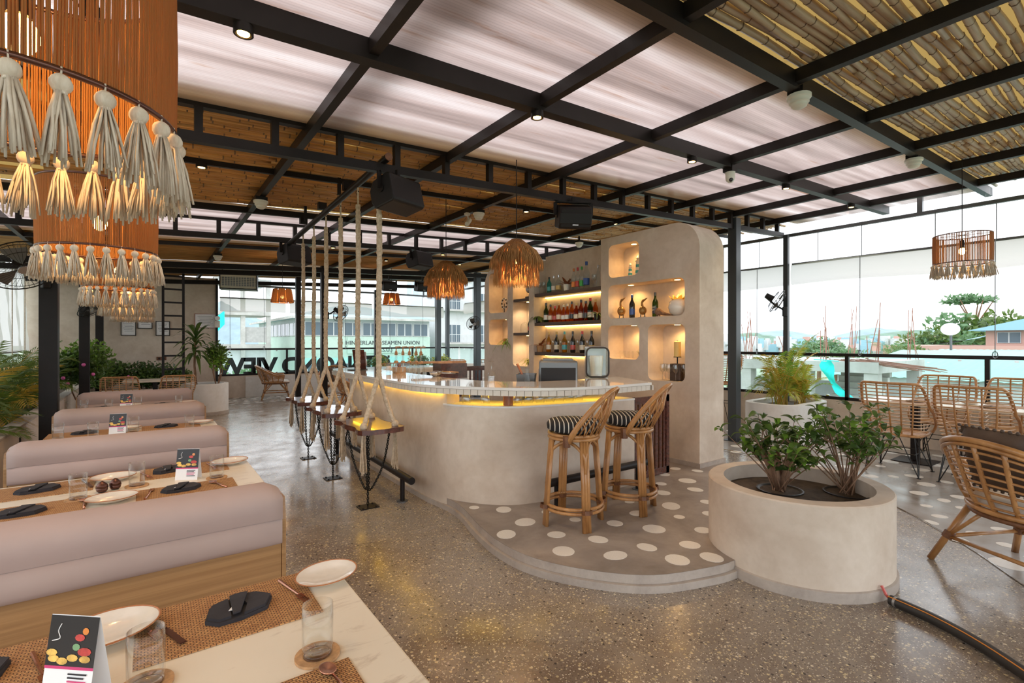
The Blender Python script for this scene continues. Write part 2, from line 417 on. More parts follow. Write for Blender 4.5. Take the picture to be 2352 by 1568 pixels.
floor = struct(MB().box(XL, 8.95, YN, 15.2, -.25, 0).build('floor', 'terrazzo'))
ZR = [(3.0, -3.0), (3.62, -.1), (4.0, .3), (4.328, .576), (4.816, .935), (5.369, 1.444), (5.95, 2.2), (6.3, 3.2), (6.45, 4.6), (6.45, 13.0), (5.6, 13.35), (3.5, 13.4), (1.3, 13.3), (1.3, 14.98), (8.74, 14.98), (8.74, -3.0)]
inlay = struct(MB().prism(ZR, .0005, .004).build('floor_concrete_inlay', 'concrete_grey'))
strip_line = smoothline([(p[0], p[1], .006) for p in ZR[:10]], 5)
MB().tube(strip_line, .004, 4).build('brass_strip', 'chrome', inlay)
dot_me = MB().disc((0, 0, 0), 1, 1, 1, 18).mesh('dot', 'dot_white')
def dots(parent, pts, z):
    for x, y, r in pts:
        e = RND.uniform(.9, 1.15)
        obj('floor_dot', dot_me, parent, (x, y, z), (0, 0, RND.uniform(0, 3)), (r * e, r / e, .0025))
def inside(p, poly):
    c = False; n = len(poly)
    for i in range(n):
        (x1, y1), (x2, y2) = poly[i][:2], poly[i - 1][:2]
        if (y1 > p[1]) != (y2 > p[1]) and p[0] < (x2 - x1) * (p[1] - y1) / (y2 - y1) + x1: c = not c
    return c
def scatter(poly, keep, n, box, gap, r0=.05, r1=.09):
    out = list(keep)
    for _ in range(n):
        x, y, r = RND.uniform(box[0], box[1]), RND.uniform(box[2], box[3]), RND.uniform(r0, r1)
        if inside((x, y), poly) and all((x - a) ** 2 + (y - b) ** 2 > (gap + r + c) ** 2 for a, b, c in out): out.append((x, y, r))
    return out
kR = [(6.56, 1.59, .081), (6.12, 1.54, .076), (6.03, 1.33, .057), (5.7, 1.38, .046), (5.45, 1.23, .054), (5.46, .85, .063), (4.66, .69, .104), (7.25, 1.81, .085), (6.85, 1.77, .077)]
dots(inlay, scatter(ZR, kR, 900, (4.3, 8.6, .2, 7), .10), .003)
dots(inlay, scatter(ZR, [], 900, (1.4, 6.4, 13.3, 14.9), .07), .003)

# raised bar platform with a rounded nose
nose = [(2.14, 6.45), (2.13, 5.2), (2.12, 4.3), (2.15, 3.725), (2.03, 3.184), (1.976, 2.818), (2.007, 2.493), (2.169, 2.162), (2.436, 1.881), (2.836, 1.729), (3.02, 1.70)]
nl = [tuple(p[:2]) for p in smoothline([(x, y, 0) for x, y in nose], 5)]
PLAT = nl + [(3.3, 1.75), (4.0, 2.0), (5.38, 3.12), (5.38, 7.5), (2.3, 7.5)]
plat = struct(MB().prism(PLAT, .045, .10).build('floor_platform', 'concrete_taupe', smooth=False))
low = offset(nl, -.028) + [(3.3, 1.72), (4.0, 1.97), (5.40, 3.10), (5.40, 7.5), (2.3, 7.5)]
MB().prism(low, .0, .045).build('skirting', 'concrete_edge', plat)
rim = offset(nl, -.002)
m = MB(); n_ = len(rim)
m.add([(x, y, .046) for x, y in rim] + [(x, y, .0995) for x, y in rim], [(i, i + 1, i + 1 + n_, i + n_) for i in range(n_ - 1)]); m.build('platform_nosing', 'concrete_edge', plat)
pdots = [(2.21, 3.54, .043), (2.38, 3.35, .069), (2.35, 3.02, .082), (2.09, 2.91, .076), (2.38, 2.69, .063), (2.56, 2.45, .067), (2.23, 2.45, .076), (2.46, 2.2, .074), (2.89, 2.59, .062), (2.95, 2.9, .057), (2.63, 3.1, .042), (3.21, 2.63, .067), (3.38, 2.86, .041), (2.7, 2.83, .045), (3.04, 2.34, .084), (2.73, 2.16, .064), (3.0, 2.01, .068), (2.73, 1.92, .078), (2.94, 1.81, .072), (3.41, 2.38, .044), (3.58, 2.58, .086), (3.83, 2.85, .07), (4.16, 2.73, .069), (4.36, 2.95, .086), (4.67, 3.31, .056), (4.78, 3.11, .055), (4.37, 3.23, .057), (4.06, 3.04, .053), (3.31, 2.11, .061), (3.67, 2.28, .056), (3.92, 2.46, .055)]
dots(plat, pdots, .099)

# parapets and plain walls
struct(MB().box(8.75, 8.95, YN, 15.2, 0, .58).build('wall_right', 'plaster'))
struct(MB().box(1.4, 8.75, 15.0, 15.2, 0, .58).build('wall_back', 'plaster'))
wbl = struct(MB().box(XL, 1.4, 14.95, 15.15, 0, 3.14).build('wall_back_left', 'plaster'))
MB().box(1.40, 1.45, 14.90, 15.16, 0, 3.14).build('corner_trim', 'steel_black', wbl)
struct(MB().box(XL - .2, XL, YN, 15.2, 0, .75).build('wall_left', 'plaster'))
sk = MB().box(6.0, 8.75, 14.985, 15.0, 0, .62); sk.box(2.1, 6.0, 14.97, 15.0, 0, .55); struct(sk.build('baseboard_back', 'plaster_white'))

# windows: sill rail, hand rail, panes and slim posts
def glazing(name, along, fixed, p0, p1, posts, toprail, inward, hand=1.29, skip_post=()):
    w = struct(bpy.data.objects.new(name, None)); C.objects.link(w)
    def seg(a, b, z, wd, h, nm, mat):
        p, q = ((fixed, a, z), (fixed, b, z)) if along == 'y' else ((a, fixed, z), (b, fixed, z))
        return MB().bar(p, q, wd, h).build(nm, mat, w)
    seg(p0, p1, .605, .05, .05, 'sill_rail', 'steel_black'); seg(p0, p1, hand, .055, .05, 'hand_rail', 'steel_black'); seg(p0, p1, toprail, .05, .05, 'head_rail', 'steel_grey')
    for i in range(len(posts) - 1):
        a, b = posts[i] + .02, posts[i + 1] - .02
        pn = MB()
        if along == 'y': pn.box(fixed - .005, fixed + .005, a, b, .625, hand - .03)
        else: pn.box(a, b, fixed - .005, fixed + .005, .625, hand - .03)
        pn.build('pane', 'glass_pane', w)
        for c in (a + .25, b - .25):
            for z in (.64, hand - .045):
                cl = MB()
                if along == 'y': cl.box(fixed - .02, fixed + .02, c - .02, c + .02, z - .012, z + .012)
                else: cl.box(c - .02, c + .02, fixed - .02, fixed + .02, z - .012, z + .012)
                cl.build('glass_clip', 'chrome', w)
    for p in posts[1:-1]:
        if p not in skip_post:
            q = (fixed, p) if along == 'y' else (p, fixed)
            MB().bar((q[0], q[1], .58), (q[0], q[1], hand), .05, .05).build('baluster', 'steel_black', w)
    return w
yp = [-3.0, -1.5, -.05, 1.5, 3.1, 3.94, 5.6, 7.3, 9.0, 10.7, 12.4, 13.9, 15.0]
window_1 = glazing('window_1', 'y', 8.78, -3.0, 15.0, yp, 3.30, -1)
xp = [1.45, 3.15, 5.78, 7.0, 8.3, 8.75]
window_2 = glazing('window_2', 'x', 15.05, 1.45, 8.75, xp, 3.02, -1)
window_3 = glazing('window_3', 'y', XL - .05, -3.0, 14.9, [-3.0, 1, 4.2, 7.7, 11.3, 14.9], 3.0, 1)
# upper clear plastic above the head rail
for a, b in zip(yp[:-1], yp[1:]): MB().box(8.80, 8.806, a + .02, b - .02, 3.33, 3.56).build('upper_pane', 'pvc_clear', window_1)
for y in (2.2, 6.2, 10.2, 13.0): MB().box(8.77, 8.83, y - .03, y + .03, 3.30, 3.56).build('stud', 'steel_grey', window_1)
for a, b in zip(xp[:-1], xp[1:]): MB().box(a + .02, b - .02, 15.06, 15.066, 3.05, zr(a)).build('upper_pane', 'pvc_clear', window_2)
for x in (2.4, 4.2, 5.9, 7.4): MB().box(x - .02, x + .02, 15.03, 15.08, 2.98, 3.3).build('stud', 'steel_grey', window_2)
# white and dark lettering stuck on the outside of the back glass, so it reads mirrored from indoors
for ch, xr_ in (('OTNAOND VIEW', 1.42),):
    M = Matrix(((-1, 0, 0, xr_), (0, 0, 1, 15.056), (0, 1, 0, .60), (0, 0, 0, 1)))
    t = text(ch, .64, 'steel_blue', window_2, M, 'glass_lettering', .001, 'RIGHT', .93, .026)

def roll_blind(n, along, fixed, p0, p1, z0, z1, label, group):
    t = thing('roll_blind', label, 'blind', ((fixed, (p0 + p1) / 2, z0) if along == 'y' else ((p0 + p1) / 2, fixed, z0)), 0, group)
    L = (p1 - p0) / 2; pr = [(.0, z1 - z0), (.05, z1 - z0 - .03), (.07, .12), (.05, .02), (0, 0)]
    m = MB(); k = 8; vs = []; fs = []
    for i in range(k + 1):
        s_ = -L + 2 * L * i / k; sag = .02 * sin(pi * i / k * 2)
        for d, z in pr: vs.append(((-d, s_, z - sag) if along == 'y' else (s_, -d, z - sag)))
    for i in range(k):
        for j in range(len(pr) - 1): fs.append((i * 5 + j, i * 5 + j + 1, i * 5 + j + 6, i * 5 + j + 5))
    m.add(vs, fs); m.build('rolled_sheet', 'pvc_blind', t, smooth=True)
    ends = ((0, -L, z1 - z0), (0, L, z1 - z0)) if along == 'y' else ((-L, 0, z1 - z0), (L, 0, z1 - z0))
    MB().tube(ends, .018, 8).build('roller', 'steel_grey', t)
    for f in (-.72, -.3, .3, .72):
        c = (0, L * f, 0) if along == 'y' else (L * f, 0, 0); o_ = (-.02, 0) if along == 'y' else (0, -.02)
        MB().tube([(c[0] + o_[0], c[1] + o_[1], z1 - z0), (c[0] + o_[0], c[1] + o_[1], 3.28 - z0 if along == 'y' else 3.0 - z0)], .006, 5).build('hanging_cord', 'steel_grey', t)
    for f in (-.72, .3):
        c = (0, L * f, 0) if along == 'y' else (L * f, 0, 0); o_ = (-.09, 0) if along == 'y' else (0, -.09)
        MB().tube([(c[0] + o_[0], c[1] + o_[1], z1 - z0), (c[0] + o_[0] * 1.1, c[1] + o_[1] * 1.1, .9 - z0 + .42)], .005, 5).build('pull_rope', 'steel_grey', t)
        kx = (c[0] + o_[0] * 1.1, c[1] + o_[1] * 1.1, 1.33 - z0)
        MB().tube([(kx[0] + .03 * cos(a * .785), kx[1] + .03 * cos(a * .785), kx[2] + .045 * sin(a * .785)) for a in range(8)], .006, 5, closed=True).build('cleat_loop', 'steel_grey', t)
    return t
gb = 'clear rolled plastic blinds'
for i, (a, b) in enumerate(((-2.6, .9), (1.0, 3.9), (4.0, 7.2), (7.3, 10.6), (10.7, 14.6))):
    roll_blind(i, 'y', 8.74, a, b, 2.45, 2.80, 'rolled-up translucent plastic blind ' + ('beyond the lounge chair', 'above the window dining table', 'above the palm box and tall chair', 'behind the niche wall', 'above the white sofa')[i], gb + ' by the hills')
for a, b, l in ((1.5, 3.1, 'next to the certificate wall'), (3.2, 5.6, 'behind the swing ropes'), (5.85, 8.1, 'behind the low grass pendant')):
    roll_blind(0, 'x', 15.0, a, b, 2.30, 2.66, 'rolled-up translucent plastic blind on the lettered glass wall, ' + l, gb + ' above the lettering')
for a, b, l in ((4.3, 7.6, 'behind the large black fan'), (7.8, 11.2, 'behind the bushy green palms'), (11.4, 14.7, 'next to the flowering bush')):
    t = thing('side_blind', 'let-down cloudy plastic blind ' + l, 'blind', (XL + .08, (a + b) / 2, 1.3), 0, 'let-down blinds behind the palm planter')
    m = MB(); k = 14; L = (b - a) / 2; vs = []; fs = []
    for i in range(k + 1):
        for j in range(7): vs.append((.05 * sin(i * 1.9 + j * .8), -L + 2 * L * i / k, j * .27))
    for i in range(k):
        for j in range(6): fs.append((i * 7 + j, i * 7 + j + 1, i * 7 + j + 8, i * 7 + j + 7))
    m.add(vs, fs).build('sheet', 'pvc_blind', t, smooth=True)
    for f in (-.8, -.2, .5): MB().tube([(.1, L * f, -.3), (.1, L * f, 1.7)], .008, 5).build('pull_rope', 'rope', t)

# posts
def post(x, y, z1, w, label, mat='steel_black', group=None):
    z1 = min(z1, 3.02 + .048 * x)
    t = tag(MB().box(-w / 2, w / 2, -w / 2, w / 2, 0, z1).build('steel_post', mat, loc=(x, y, 0), bevel=.006), label, 'post', group)
    MB().box(-w * .9, w * .9, -w * .9, w * .9, 0, .012).build('base_plate', mat, t)
    return t
post(7.14, 4.02, 3.02 + .048 * 7.1, .135, 'thick black steel post carrying the truss beside the white niche wall', 'steel_blue')
post(8.62, 3.94, 3.28, .075, 'slim grey steel post with a wall fan near the yellow palm', 'steel_blue')
post(-.92, 7.7, zr(-.9) - .02, .16, 'wide black post by the palms with a fan arm on its side')
post(-.90, 11.3, zr(-.9) - .02, .14, 'black post in the pink-flowering shrubs holding a small black fan')
post(-.90, 14.55, zr(-.9) - .02, .14, 'black post against the cream wall behind the shrubs')
post(3.13, 11.3, zr(3.1) - .02, .13, 'black post carrying a wall fan behind the swing ropes')
post(3.13, 13.65, zr(3.1) - .02, .12, 'black post next to the armchair by the lettered glass')
post(5.70, 14.9, 3.1, .10, 'black post behind the nearest swing rope against the back glass')
post(7.15, 11.3, zr(7.1) - .02, .15, 'grey-blue post beside the white sofa with a fan', 'steel_blue')
post(7.18, 13.6, zr(7.1) - .02, .14, 'grey-blue post rising behind the low grass pendant', 'steel_blue')
post(8.24, 14.93, 3.28, .12, 'grey-blue corner post where two glass walls meet', 'steel_blue')
post(7.3, 7.7, zr(7.1) - .02, .13, 'grey-blue post hidden behind the niche wall', 'steel_blue')

# trusses
def truss(y, label, x0=-2.15, x1=8.65, w=.06):
    t = thing('roof_truss', label, 'truss', (0, y, 2.853))
    def zz(x, z): return z + .048 * x - 2.853
    MB().bar((x0, 0, zz(x0, 2.888)), (x1, 0, zz(x1, 2.888)), w, .07).build('bottom_chord', 'steel_black', t)
    MB().bar((x0, 0, zz(x0, 3.133)), (x1, 0, zz(x1, 3.133)), w, .07).build('top_chord', 'steel_black', t)
    x = .275 - .482 * 5
    while x < x1 - .02:
        if x > x0: MB().bar((x, 0, zz(x, 2.92)), (x, 0, zz(x, 3.10)), .058, .05, up=(1, 0, 0)).build('web_post', 'steel_black', t)
        x += .482
    return t
truss(4.02, 'black steel ladder truss over the bar swings, nearest the booths with place settings')
truss(7.7, 'black steel ladder truss below the second strip of clear roofing')
t = thing('roof_truss', 'pair of plain black beams over the framed certificates', 'truss', (0, 11.3, 2.86))
for dy, z in ((-.05, .06), (.9, .06)): MB().bar((-2.15, dy, z - .1), (8.65, dy, z + .42), .08, .10).build('beam', 'steel_black', t)
t = thing('roof_truss', 'black steel beam along the head of the back glass wall', 'truss', (0, 14.6, 2.86))
MB().bar((-2.15, 0, -.02), (8.65, 0, .48), .08, .10).build('beam', 'steel_black', t)

# ceiling: purlins, cross beams, sheets, bamboo
ceil = struct(bpy.data.objects.new('ceiling', None)); C.objects.link(ceil)
PX = [1.0 + 1.22 * i for i in range(-3, 7)]
for x in PX:
    MB().box(x - .028, x + .028, YN, 15.0, zr(x) - .105, zr(x) - .02).build('purlin', 'steel_black', ceil)
def abeam(y, w=.06, h=.11, dz=.0, x0=-2.2, x1=9.1):
    MB().bar((x0, y, zr(x0) - .075 + dz), (x1, y, zr(x1) - .075 + dz), w, h).build('cross_beam', 'steel_black', ceil)
abeam(1.54, .07); abeam(2.69, .085, .115); abeam(5.22, .035, .05, .03); abeam(6.8, .05, .07); abeam(9.6, .05, .06); abeam(12.1, .05, .06); abeam(13.4, .05, .08)
XE = [-2.2] + [x for x in PX if x > -2.1] + [9.2]
def sheets(y0, y1, mat, dz, nm):
    if mat == 'poly_yellow': y0, y1 = y0 - .3, y1 + .3
    for x0, x1 in zip(XE[:-1], XE[1:]):
        a, b = zr(x0) + dz, zr(x1) + dz
        MB().add([(x0, y0, a), (x1, y0, b), (x1, y1, b), (x0, y1, a), (x0, y0, a + .006), (x1, y0, b + .006), (x1, y1, b + .006), (x0, y1, a + .006)],
                 [(0, 3, 2, 1), (4, 5, 6, 7), (0, 1, 5, 4), (1, 2, 6, 5), (2, 3, 7, 6), (3, 0, 4, 7)]).build(nm, mat, ceil)
for y0, y1 in ((1.54, 2.69), (2.69, 4.02), (6.8, 7.7), (7.7, 9.6), (12.1, 13.4)): sheets(y0, y1, 'poly_roof', -.012, 'roof_sheet')
for y0, y1 in ((-3.2, 1.54), (4.02, 6.8), (9.6, 12.1), (13.4, 15.2)): sheets(y0, y1, 'poly_yellow', .07, 'roof_sheet_yellow')
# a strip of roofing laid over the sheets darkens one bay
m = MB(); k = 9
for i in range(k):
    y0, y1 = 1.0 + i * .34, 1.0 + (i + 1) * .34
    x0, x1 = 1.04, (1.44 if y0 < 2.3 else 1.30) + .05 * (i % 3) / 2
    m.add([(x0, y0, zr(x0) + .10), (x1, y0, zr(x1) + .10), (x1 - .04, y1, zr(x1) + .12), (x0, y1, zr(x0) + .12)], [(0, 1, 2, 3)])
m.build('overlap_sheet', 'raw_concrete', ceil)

def bamboo_mesh(L, mats, seed):
    r_ = random.Random(seed); m = MB(); n = 13; pts = []; rad = []
    a1, a2, p1, p2 = r_.uniform(.004, .013), r_.uniform(.004, .012), r_.uniform(0, 6), r_.uniform(0, 6)
    for i in range(n):
        x = L * i / (n - 1); pts.append((x, a1 * sin(x * 3.1 + p1) + .3 * a2 * sin(x * 7 + p2), a2 * sin(x * 2.3 + p2))); rad.append(.0245 - .004 * i / (n - 1) + r_.uniform(-.001, .001))
    m.tube(pts, rad, 7)
    x = r_.uniform(.05, .3)
    while x < L - .05:
        f = x / L * (n - 1); i = int(f); t = f - i; c = Vector(pts[i]).lerp(Vector(pts[i + 1]), t); rr = rad[i]
        m.tube([c - Vector((.006, 0, 0)), c, c + Vector((.006, 0, 0))], [rr * .99, rr * 1.13, rr * .99], 7, 1, cap=False); x += r_.uniform(.24, .36)
    return m.mesh('bamboo', mats, True)
BD = [bamboo_mesh(2.44, ['bamboo_dark', 'bamboo_node'], i) for i in range(6)]
BP = [bamboo_mesh(2.44, ['bamboo_pale', 'bamboo_node'], 20 + i) for i in range(6)]
def bamboo_rows(y0, y1, step, meshes, xs):
    y = y0
    while (y < y1 if step > 0 else y > y1):
        off = RND.uniform(0, 1.2)
        for x in xs:
            xx = x - off
            o = obj('bamboo_pole', RND.choice(meshes), ceil, (xx, y + RND.uniform(-.006, .006), zr(xx) + .005 + RND.uniform(0, .012)), (RND.uniform(-3, 3), TILT, RND.uniform(-.006, .006)), (1, 1, 1))
            o.rotation_euler[0] = RND.choice((0, pi)) + RND.uniform(-.3, .3)
        y += step * RND.uniform(.85, 1.18)
bamboo_rows(1.485, .12, -.056, BP, [2.0, 4.44, 6.88])
bamboo_rows(4.09, 6.78, .058, BD, [-.4, 2.04, 4.48, 6.92])
m = MB()
def far_rows(y0, y1, step, m, mi):
    y = y0
    while y < y1:
        m.tube([(x, y + RND.uniform(-.01, .01), zr(x) + .005 + RND.uniform(0, .012)) for x in (-2.1, -.3, 1.6, 3.4, 5.2, 7.0, 9.0)], .025, 5, mi); y += step * RND.uniform(.9, 1.1)
far_rows(9.62, 12.1, .054, m, 0); far_rows(13.42, 15.0, .054, m, 0); far_rows(-3.2, .1, .06, m, 1)
fb = m.build('bamboo_cover', ['bamboo_dark', 'bamboo_pale'], ceil, smooth=True); fb['kind'] = 'stuff'

# pipe that carries the swings
t = thing('swing_pipe', 'black steel pipe across two trusses that holds the rope hooks', 'pipe', (1.6, 3.9, 3.03))
MB().tube([(0, 0, 0), (0, 3.95, -.16)], .032, 12).build('pipe', 'steel_black', t, smooth='auto'); MB().disc((0, 0, 0), .033, .033, .01, 14).xf(Matrix.Rotation(pi / 2, 4, 'X')).build('end_cap', 'rattan_wrap', t)
for y in (.35, 1.05, 1.95, 2.8): MB().box(-.045, .045, y - .03, y + .03, -.02, .06).build('clamp', 'steel_black', t)
for y in (1.32, 2.7): MB().bar((0, y, 0), (0, y, .26), .03, .03).build('hanger', 'steel_black', t)

# ================================================================== THE BAR
# counter body
bl = [tuple(p[:2]) for p in smoothline([(x, y, 0) for x, y in ((2.13, 6.5), (2.115, 5.6), (2.11, 4.8), (2.108, 4.2), (2.145, 3.9), (2.25, 3.668), (2.45, 3.435), (2.677, 3.338), (3.2, 3.24), (3.83, 3.18))], 6)]
bin_ = offset(bl, .16)
cut = 24                                        # where the open shelf starts
bar = thing('bar_counter', 'curved cream plaster bar counter lit amber under its top', 'counter', (3.0, 4.5, .1))
MB().prism(bl[:cut + 1] + bin_[:cut + 1][::-1], 0, 1.045).build('body', 'plaster', bar, world=True, smooth='auto')
wide = offset(bl, .40)
MB().prism(bl[cut:] + wide[cut:][::-1], .10, .93).build('low_body', 'plaster', bar, world=True, smooth='auto')
MB().prism(offset(bl, -.006)[cut - 1:] + wide[cut - 1:][::-1], .93, .945).build('ledge', 'plaster_white', bar, world=True)
inner = [(3.83, 3.55), (3.83, 3.95), (2.95, 4.05), (2.75, 4.4), (2.75, 6.3), (3.6, 6.3), (3.6, 6.6), (2.3, 6.6), (2.28, 4.5), (2.45, 3.95), (2.85, 3.66)]
MB().prism(inner, .1, .88).build('work_bench', 'steel_box', bar, world=True)
def ribbon(line, z, w, h, nm, mat, parent): return MB().prism(line + offset(line, w)[::-1], z, z + h).build(nm, mat, parent, world=True)
ribbon(offset(bl, -.03)[2:cut], 1.036, .012, .008, 'led_strip', 'led_amber', bar)
ribbon(offset(bl, .12)[cut + 1:-1], 1.036, .012, .008, 'led_strip', 'led_amber', bar)
# stone top: U-shaped with a tiled edge
outer = [(3.6, 7.22), (2.8, 7.22), (2.3, 7.2), (2.06, 7.0), (1.97, 6.5), (1.945, 5.7), (1.92, 4.95), (1.913, 4.4), (1.93, 4.1), (2.0, 3.85), (2.15, 3.58), (2.30, 3.37), (2.47, 3.19), (2.72, 3.03), (3.0, 2.955), (3.265, 2.916), (3.76, 2.92)]
ol = [tuple(p[:2]) for p in smoothline([(x, y, 0) for x, y in outer], 6)]
il = [tuple(p[:2]) for p in smoothline([(x, y, 0) for x, y in ((3.9, 3.60), (3.4, 3.58), (3.0, 3.64), (2.72, 3.85), (2.56, 4.2), (2.53, 5.0), (2.55, 6.2), (2.7, 6.58), (3.6, 6.6))], 6)]
top = thing('counter_top', 'glossy white stone bar top with a small-tile edge', 'counter', (3.0, 4.5, 1.05))
MB().prism(ol + [(4.11, 3.656)] + il, 1.098, 1.12).build('slab', 'counter_marble', top, world=True, bevel=.006)
MB().prism(offset(ol, .012) + [(4.09, 3.63)] + il, 1.05, 1.098).build('core', 'tile_cream', top, world=True)
tile_me = MB().box(-.031, .031, -.006, .006, -.022, .022).mesh('tile', 'tile_cream')
edge = ol[10:] + [(3.94, 3.29), (4.11, 3.656)]; acc = 0.0
for (x0, y0), (x1, y1) in zip(edge[:-1], edge[1:]):
    L = sqrt((x1 - x0) ** 2 + (y1 - y0) ** 2); d = (.066 - acc) % .066
    while d < L:
        f = d / L; obj('edge_tile', tile_me, top, (x0 + (x1 - x0) * f - 3.0, y0 + (y1 - y0) * f - 4.5, .0235), (0, 0, math.atan2(y1 - y0, x1 - x0))); d += .066
    acc = (acc + L) % .066
for i, (x, y) in enumerate(((2.52, 3.48), (3.62, 3.30))):
    tag(MB().lathe([(.045, 0), (.045, .107)], 14, sx=1).build('support_block', 'red_wood', loc=(x, y, .944), smooth='auto'),
        ('round reddish wooden block holding up the bar top among the hanging glasses', 'round reddish wooden block under the bar top behind the stools')[i], 'block')
# foot rails
def footrail(p, q, zb, label):
    t = thing('foot_rail', label, 'rail', (p[0], p[1], zb)); d = Vector((q[0] - p[0], q[1] - p[1], 0))
    MB().tube([(0, 0, .24), (d.x, d.y, .24)], .034, 12).build('tube', 'steel_black', t, smooth='auto')
    for f in (.08, .5, .9):
        MB().tube([(d.x * f, d.y * f, 0), (d.x * f, d.y * f, .22)], .022, 10).build('upright', 'steel_black', t, smooth='auto')
        MB().disc((d.x * f, d.y * f, 0), .05, .05, .008).build('flange', 'steel_grey', t)
footrail((1.91, 4.12), (2.03, 6.95), 0, 'black tubular foot rail on the terrazzo below the swings')
footrail((2.62, 3.07), (3.86, 3.06), .1, 'black tubular foot rail on the dotted platform behind the stools')
# slatted gate
t = thing('bar_gate', 'dark red slatted wooden gate between counter and niche wall', 'gate', (4.18, 3.27, .1))
MB().bar((-.3, 0, .04), (.3, 0, .04), .035, .07).bar((-.3, 0, .80), (.3, 0, .80), .035, .07).bar((-.28, 0, 0), (-.28, 0, .84), .035, .05).bar((.28, 0, 0), (.28, 0, .84), .035, .05).build('frame', 'dark_wood', t)
for i in range(8): MB().bar((-.235 + i * .067, 0, .07), (-.235 + i * .067, 0, .77), .04, .018, up=(0, 1, 0)).build('slat', 'dark_wood', t)

# niche wall (front faces at X = 4.9, seen edge-on at Y = 3.16)
def yz(m, x0):       # a prism drawn in (y, z) and grown along x
    m.v = [(x0 + z, x, y) for x, y, z in m.v]; m.f = [f[::1] for f in m.f]; return m
nw = struct(bpy.data.objects.new('wall_bar', None)); C.objects.link(nw)
NI = [(4.00, 4.50, 2.335, 2.76), (3.35, 4.505, 1.80, 2.235), (3.995, 4.507, 1.275, 1.708), (3.345, 3.862, 1.035, 1.702)]
NL = [(6.785, 7.353, 2.0, 2.70), (6.785, 7.353, 1.44, 1.885), (6.20, 6.635, 1.095, 2.62)]
def round_top(y0, y1, z0, z1, r, side):
    o = [(y0, z0), (y1, z0)]; n = 8
    if side == 'lo': o += [(y1, z1)] + [(y0 + r - r * sin(pi / 2 * i / n), z1 - r + r * cos(pi / 2 * i / n)) for i in range(n + 1)]
    else: o += [(y1 - r + r * cos(pi / 2 * i / n), z1 - r + r * sin(pi / 2 * i / n)) for i in range(n + 1)] + [(y0, z1)]
    return o
def block(out, holes, nm):
    h = [rrect(a, b, c, d, .075, 6) for a, b, c, d in holes]
    yz(MB().prism(out, 0, .30, 0, [q[::-1] for q in h]), 4.9).build(nm, 'plaster', nw, bevel=.012)
    yz(MB().prism(out, 0, .18, 0), 5.2).build(nm + '_back', 'plaster', nw)
block(round_top(3.16, 4.64, .1, 2.87, .32, 'lo'), NI, 'niche_block')
block(round_top(6.08, 7.50, .1, 2.80, .32, 'hi'), NL, 'niche_block')
MB().box(5.15, 5.38, 4.64, 6.08, .1, 2.86).build('shelf_recess', 'plaster', nw)
MB().box(4.885, 5.4, 3.145, 4.64, .1, .15).build('skirting', 'concrete_edge', nw)
for z in (2.25, 1.795, 1.335):
    t = tag(MB().box(-.115, .115, -.72, .72, -.05, 0).build('bottle_shelf', 'shelf_wood', loc=(5.035, 5.36, z), bevel=.004),
            {2.25: 'top dark wooden shelf with clear spirits', 1.795: 'middle dark wooden shelf packed with whisky bottles', 1.335: 'lowest dark wooden shelf with wine bottles'}[z], 'shelf')
    MB().box(.085, .10, -.70, .70, -.062, -.051).build('led_strip', 'led_warm', t)
for z, l in ((2.2, 'small dark shelf holding a globe ornament'), (1.645, 'small dark shelf with a glass dome and dark bottle')):
    t = tag(MB().box(-.15, .13, -.215, .215, -.045, 0).build('niche_shelf', 'shelf_wood', loc=(5.06, 6.417, z), bevel=.004), l, 'shelf')
    MB().disc((0, 0, -.052), .03, .03, .006).build('spot', 'downlight', t); lamp('spot_light', 'SPOT', (0, 0, -.06), 5, (1, .74, .42), .02, t, spot=radians(140))
def niche_spot(x, y, z, where, e=3.6):
    t = tag(MB().disc((0, 0, -.006), .035, .035, .005, 14).build('niche_downlight', 'downlight', loc=(x, y, z)), 'small round warm downlight in the ' + where, 'light', 'niche downlights')
    MB().lathe([(.036, -.004), (.045, -.004), (.045, -.0005), (.036, -.0005)], 14).build('ring', 'white_plastic', t)
    lamp('niche_light', 'SPOT', (0, 0, -.02), e, (1, .60, .22), .03, t, spot=radians(150))
for x, y, z, w_ in ((5.05, 4.2, 2.76, 'niche of the toy lighthouses'), (5.05, 4.25, 2.235, 'duck niche over the ducks'), (5.05, 3.55, 2.235, 'duck niche over the white vase'), (5.05, 4.2, 1.708, 'square niche of the tumblers'), (5.05, 3.55, 1.702, 'tall niche of the candle'), (5.05, 7.0, 2.70, 'niche of the raffia doll'), (5.05, 7.0, 1.885, 'niche of the large spider plant'), (5.05, 6.4, 2.62, 'arched niche above the globe')): niche_spot(x, y, z, w_)

# bottles: kind gives glass, cap, label and outline
def bottle(name, loc, h, r, glass, cap, lab, label, sh=.62, group=None, liquid=None):
    t = thing(name, label, 'bottle', loc, RND.uniform(0, 6), group); nr = r * .36
    MB().lathe([(r * .85, 0), (r, .012), (r, h * sh * .92), (r * .92, h * sh), (nr * 1.15, h * (sh + .15)), (nr, h * (sh + .2)), (nr, h * .93)], 14).build('glass_body', glass, t, smooth='auto')
    if liquid: MB().lathe([(r * .8, .006), (r * .93, .014), (r * .93, h * sh * .8), (.001, h * sh * .8)], 12).build('liquid', liquid, t, smooth='auto')
    MB().lathe([(nr * 1.15, h * .86), (nr * 1.2, h * .99), (nr * .9, h)], 10).build('cap', cap, t, smooth='auto')
    if lab: MB().open_lathe([(r * 1.012, h * .14), (r * 1.012, h * sh * .62)], 14).build('paper_label', lab, t, smooth=True)
    return t
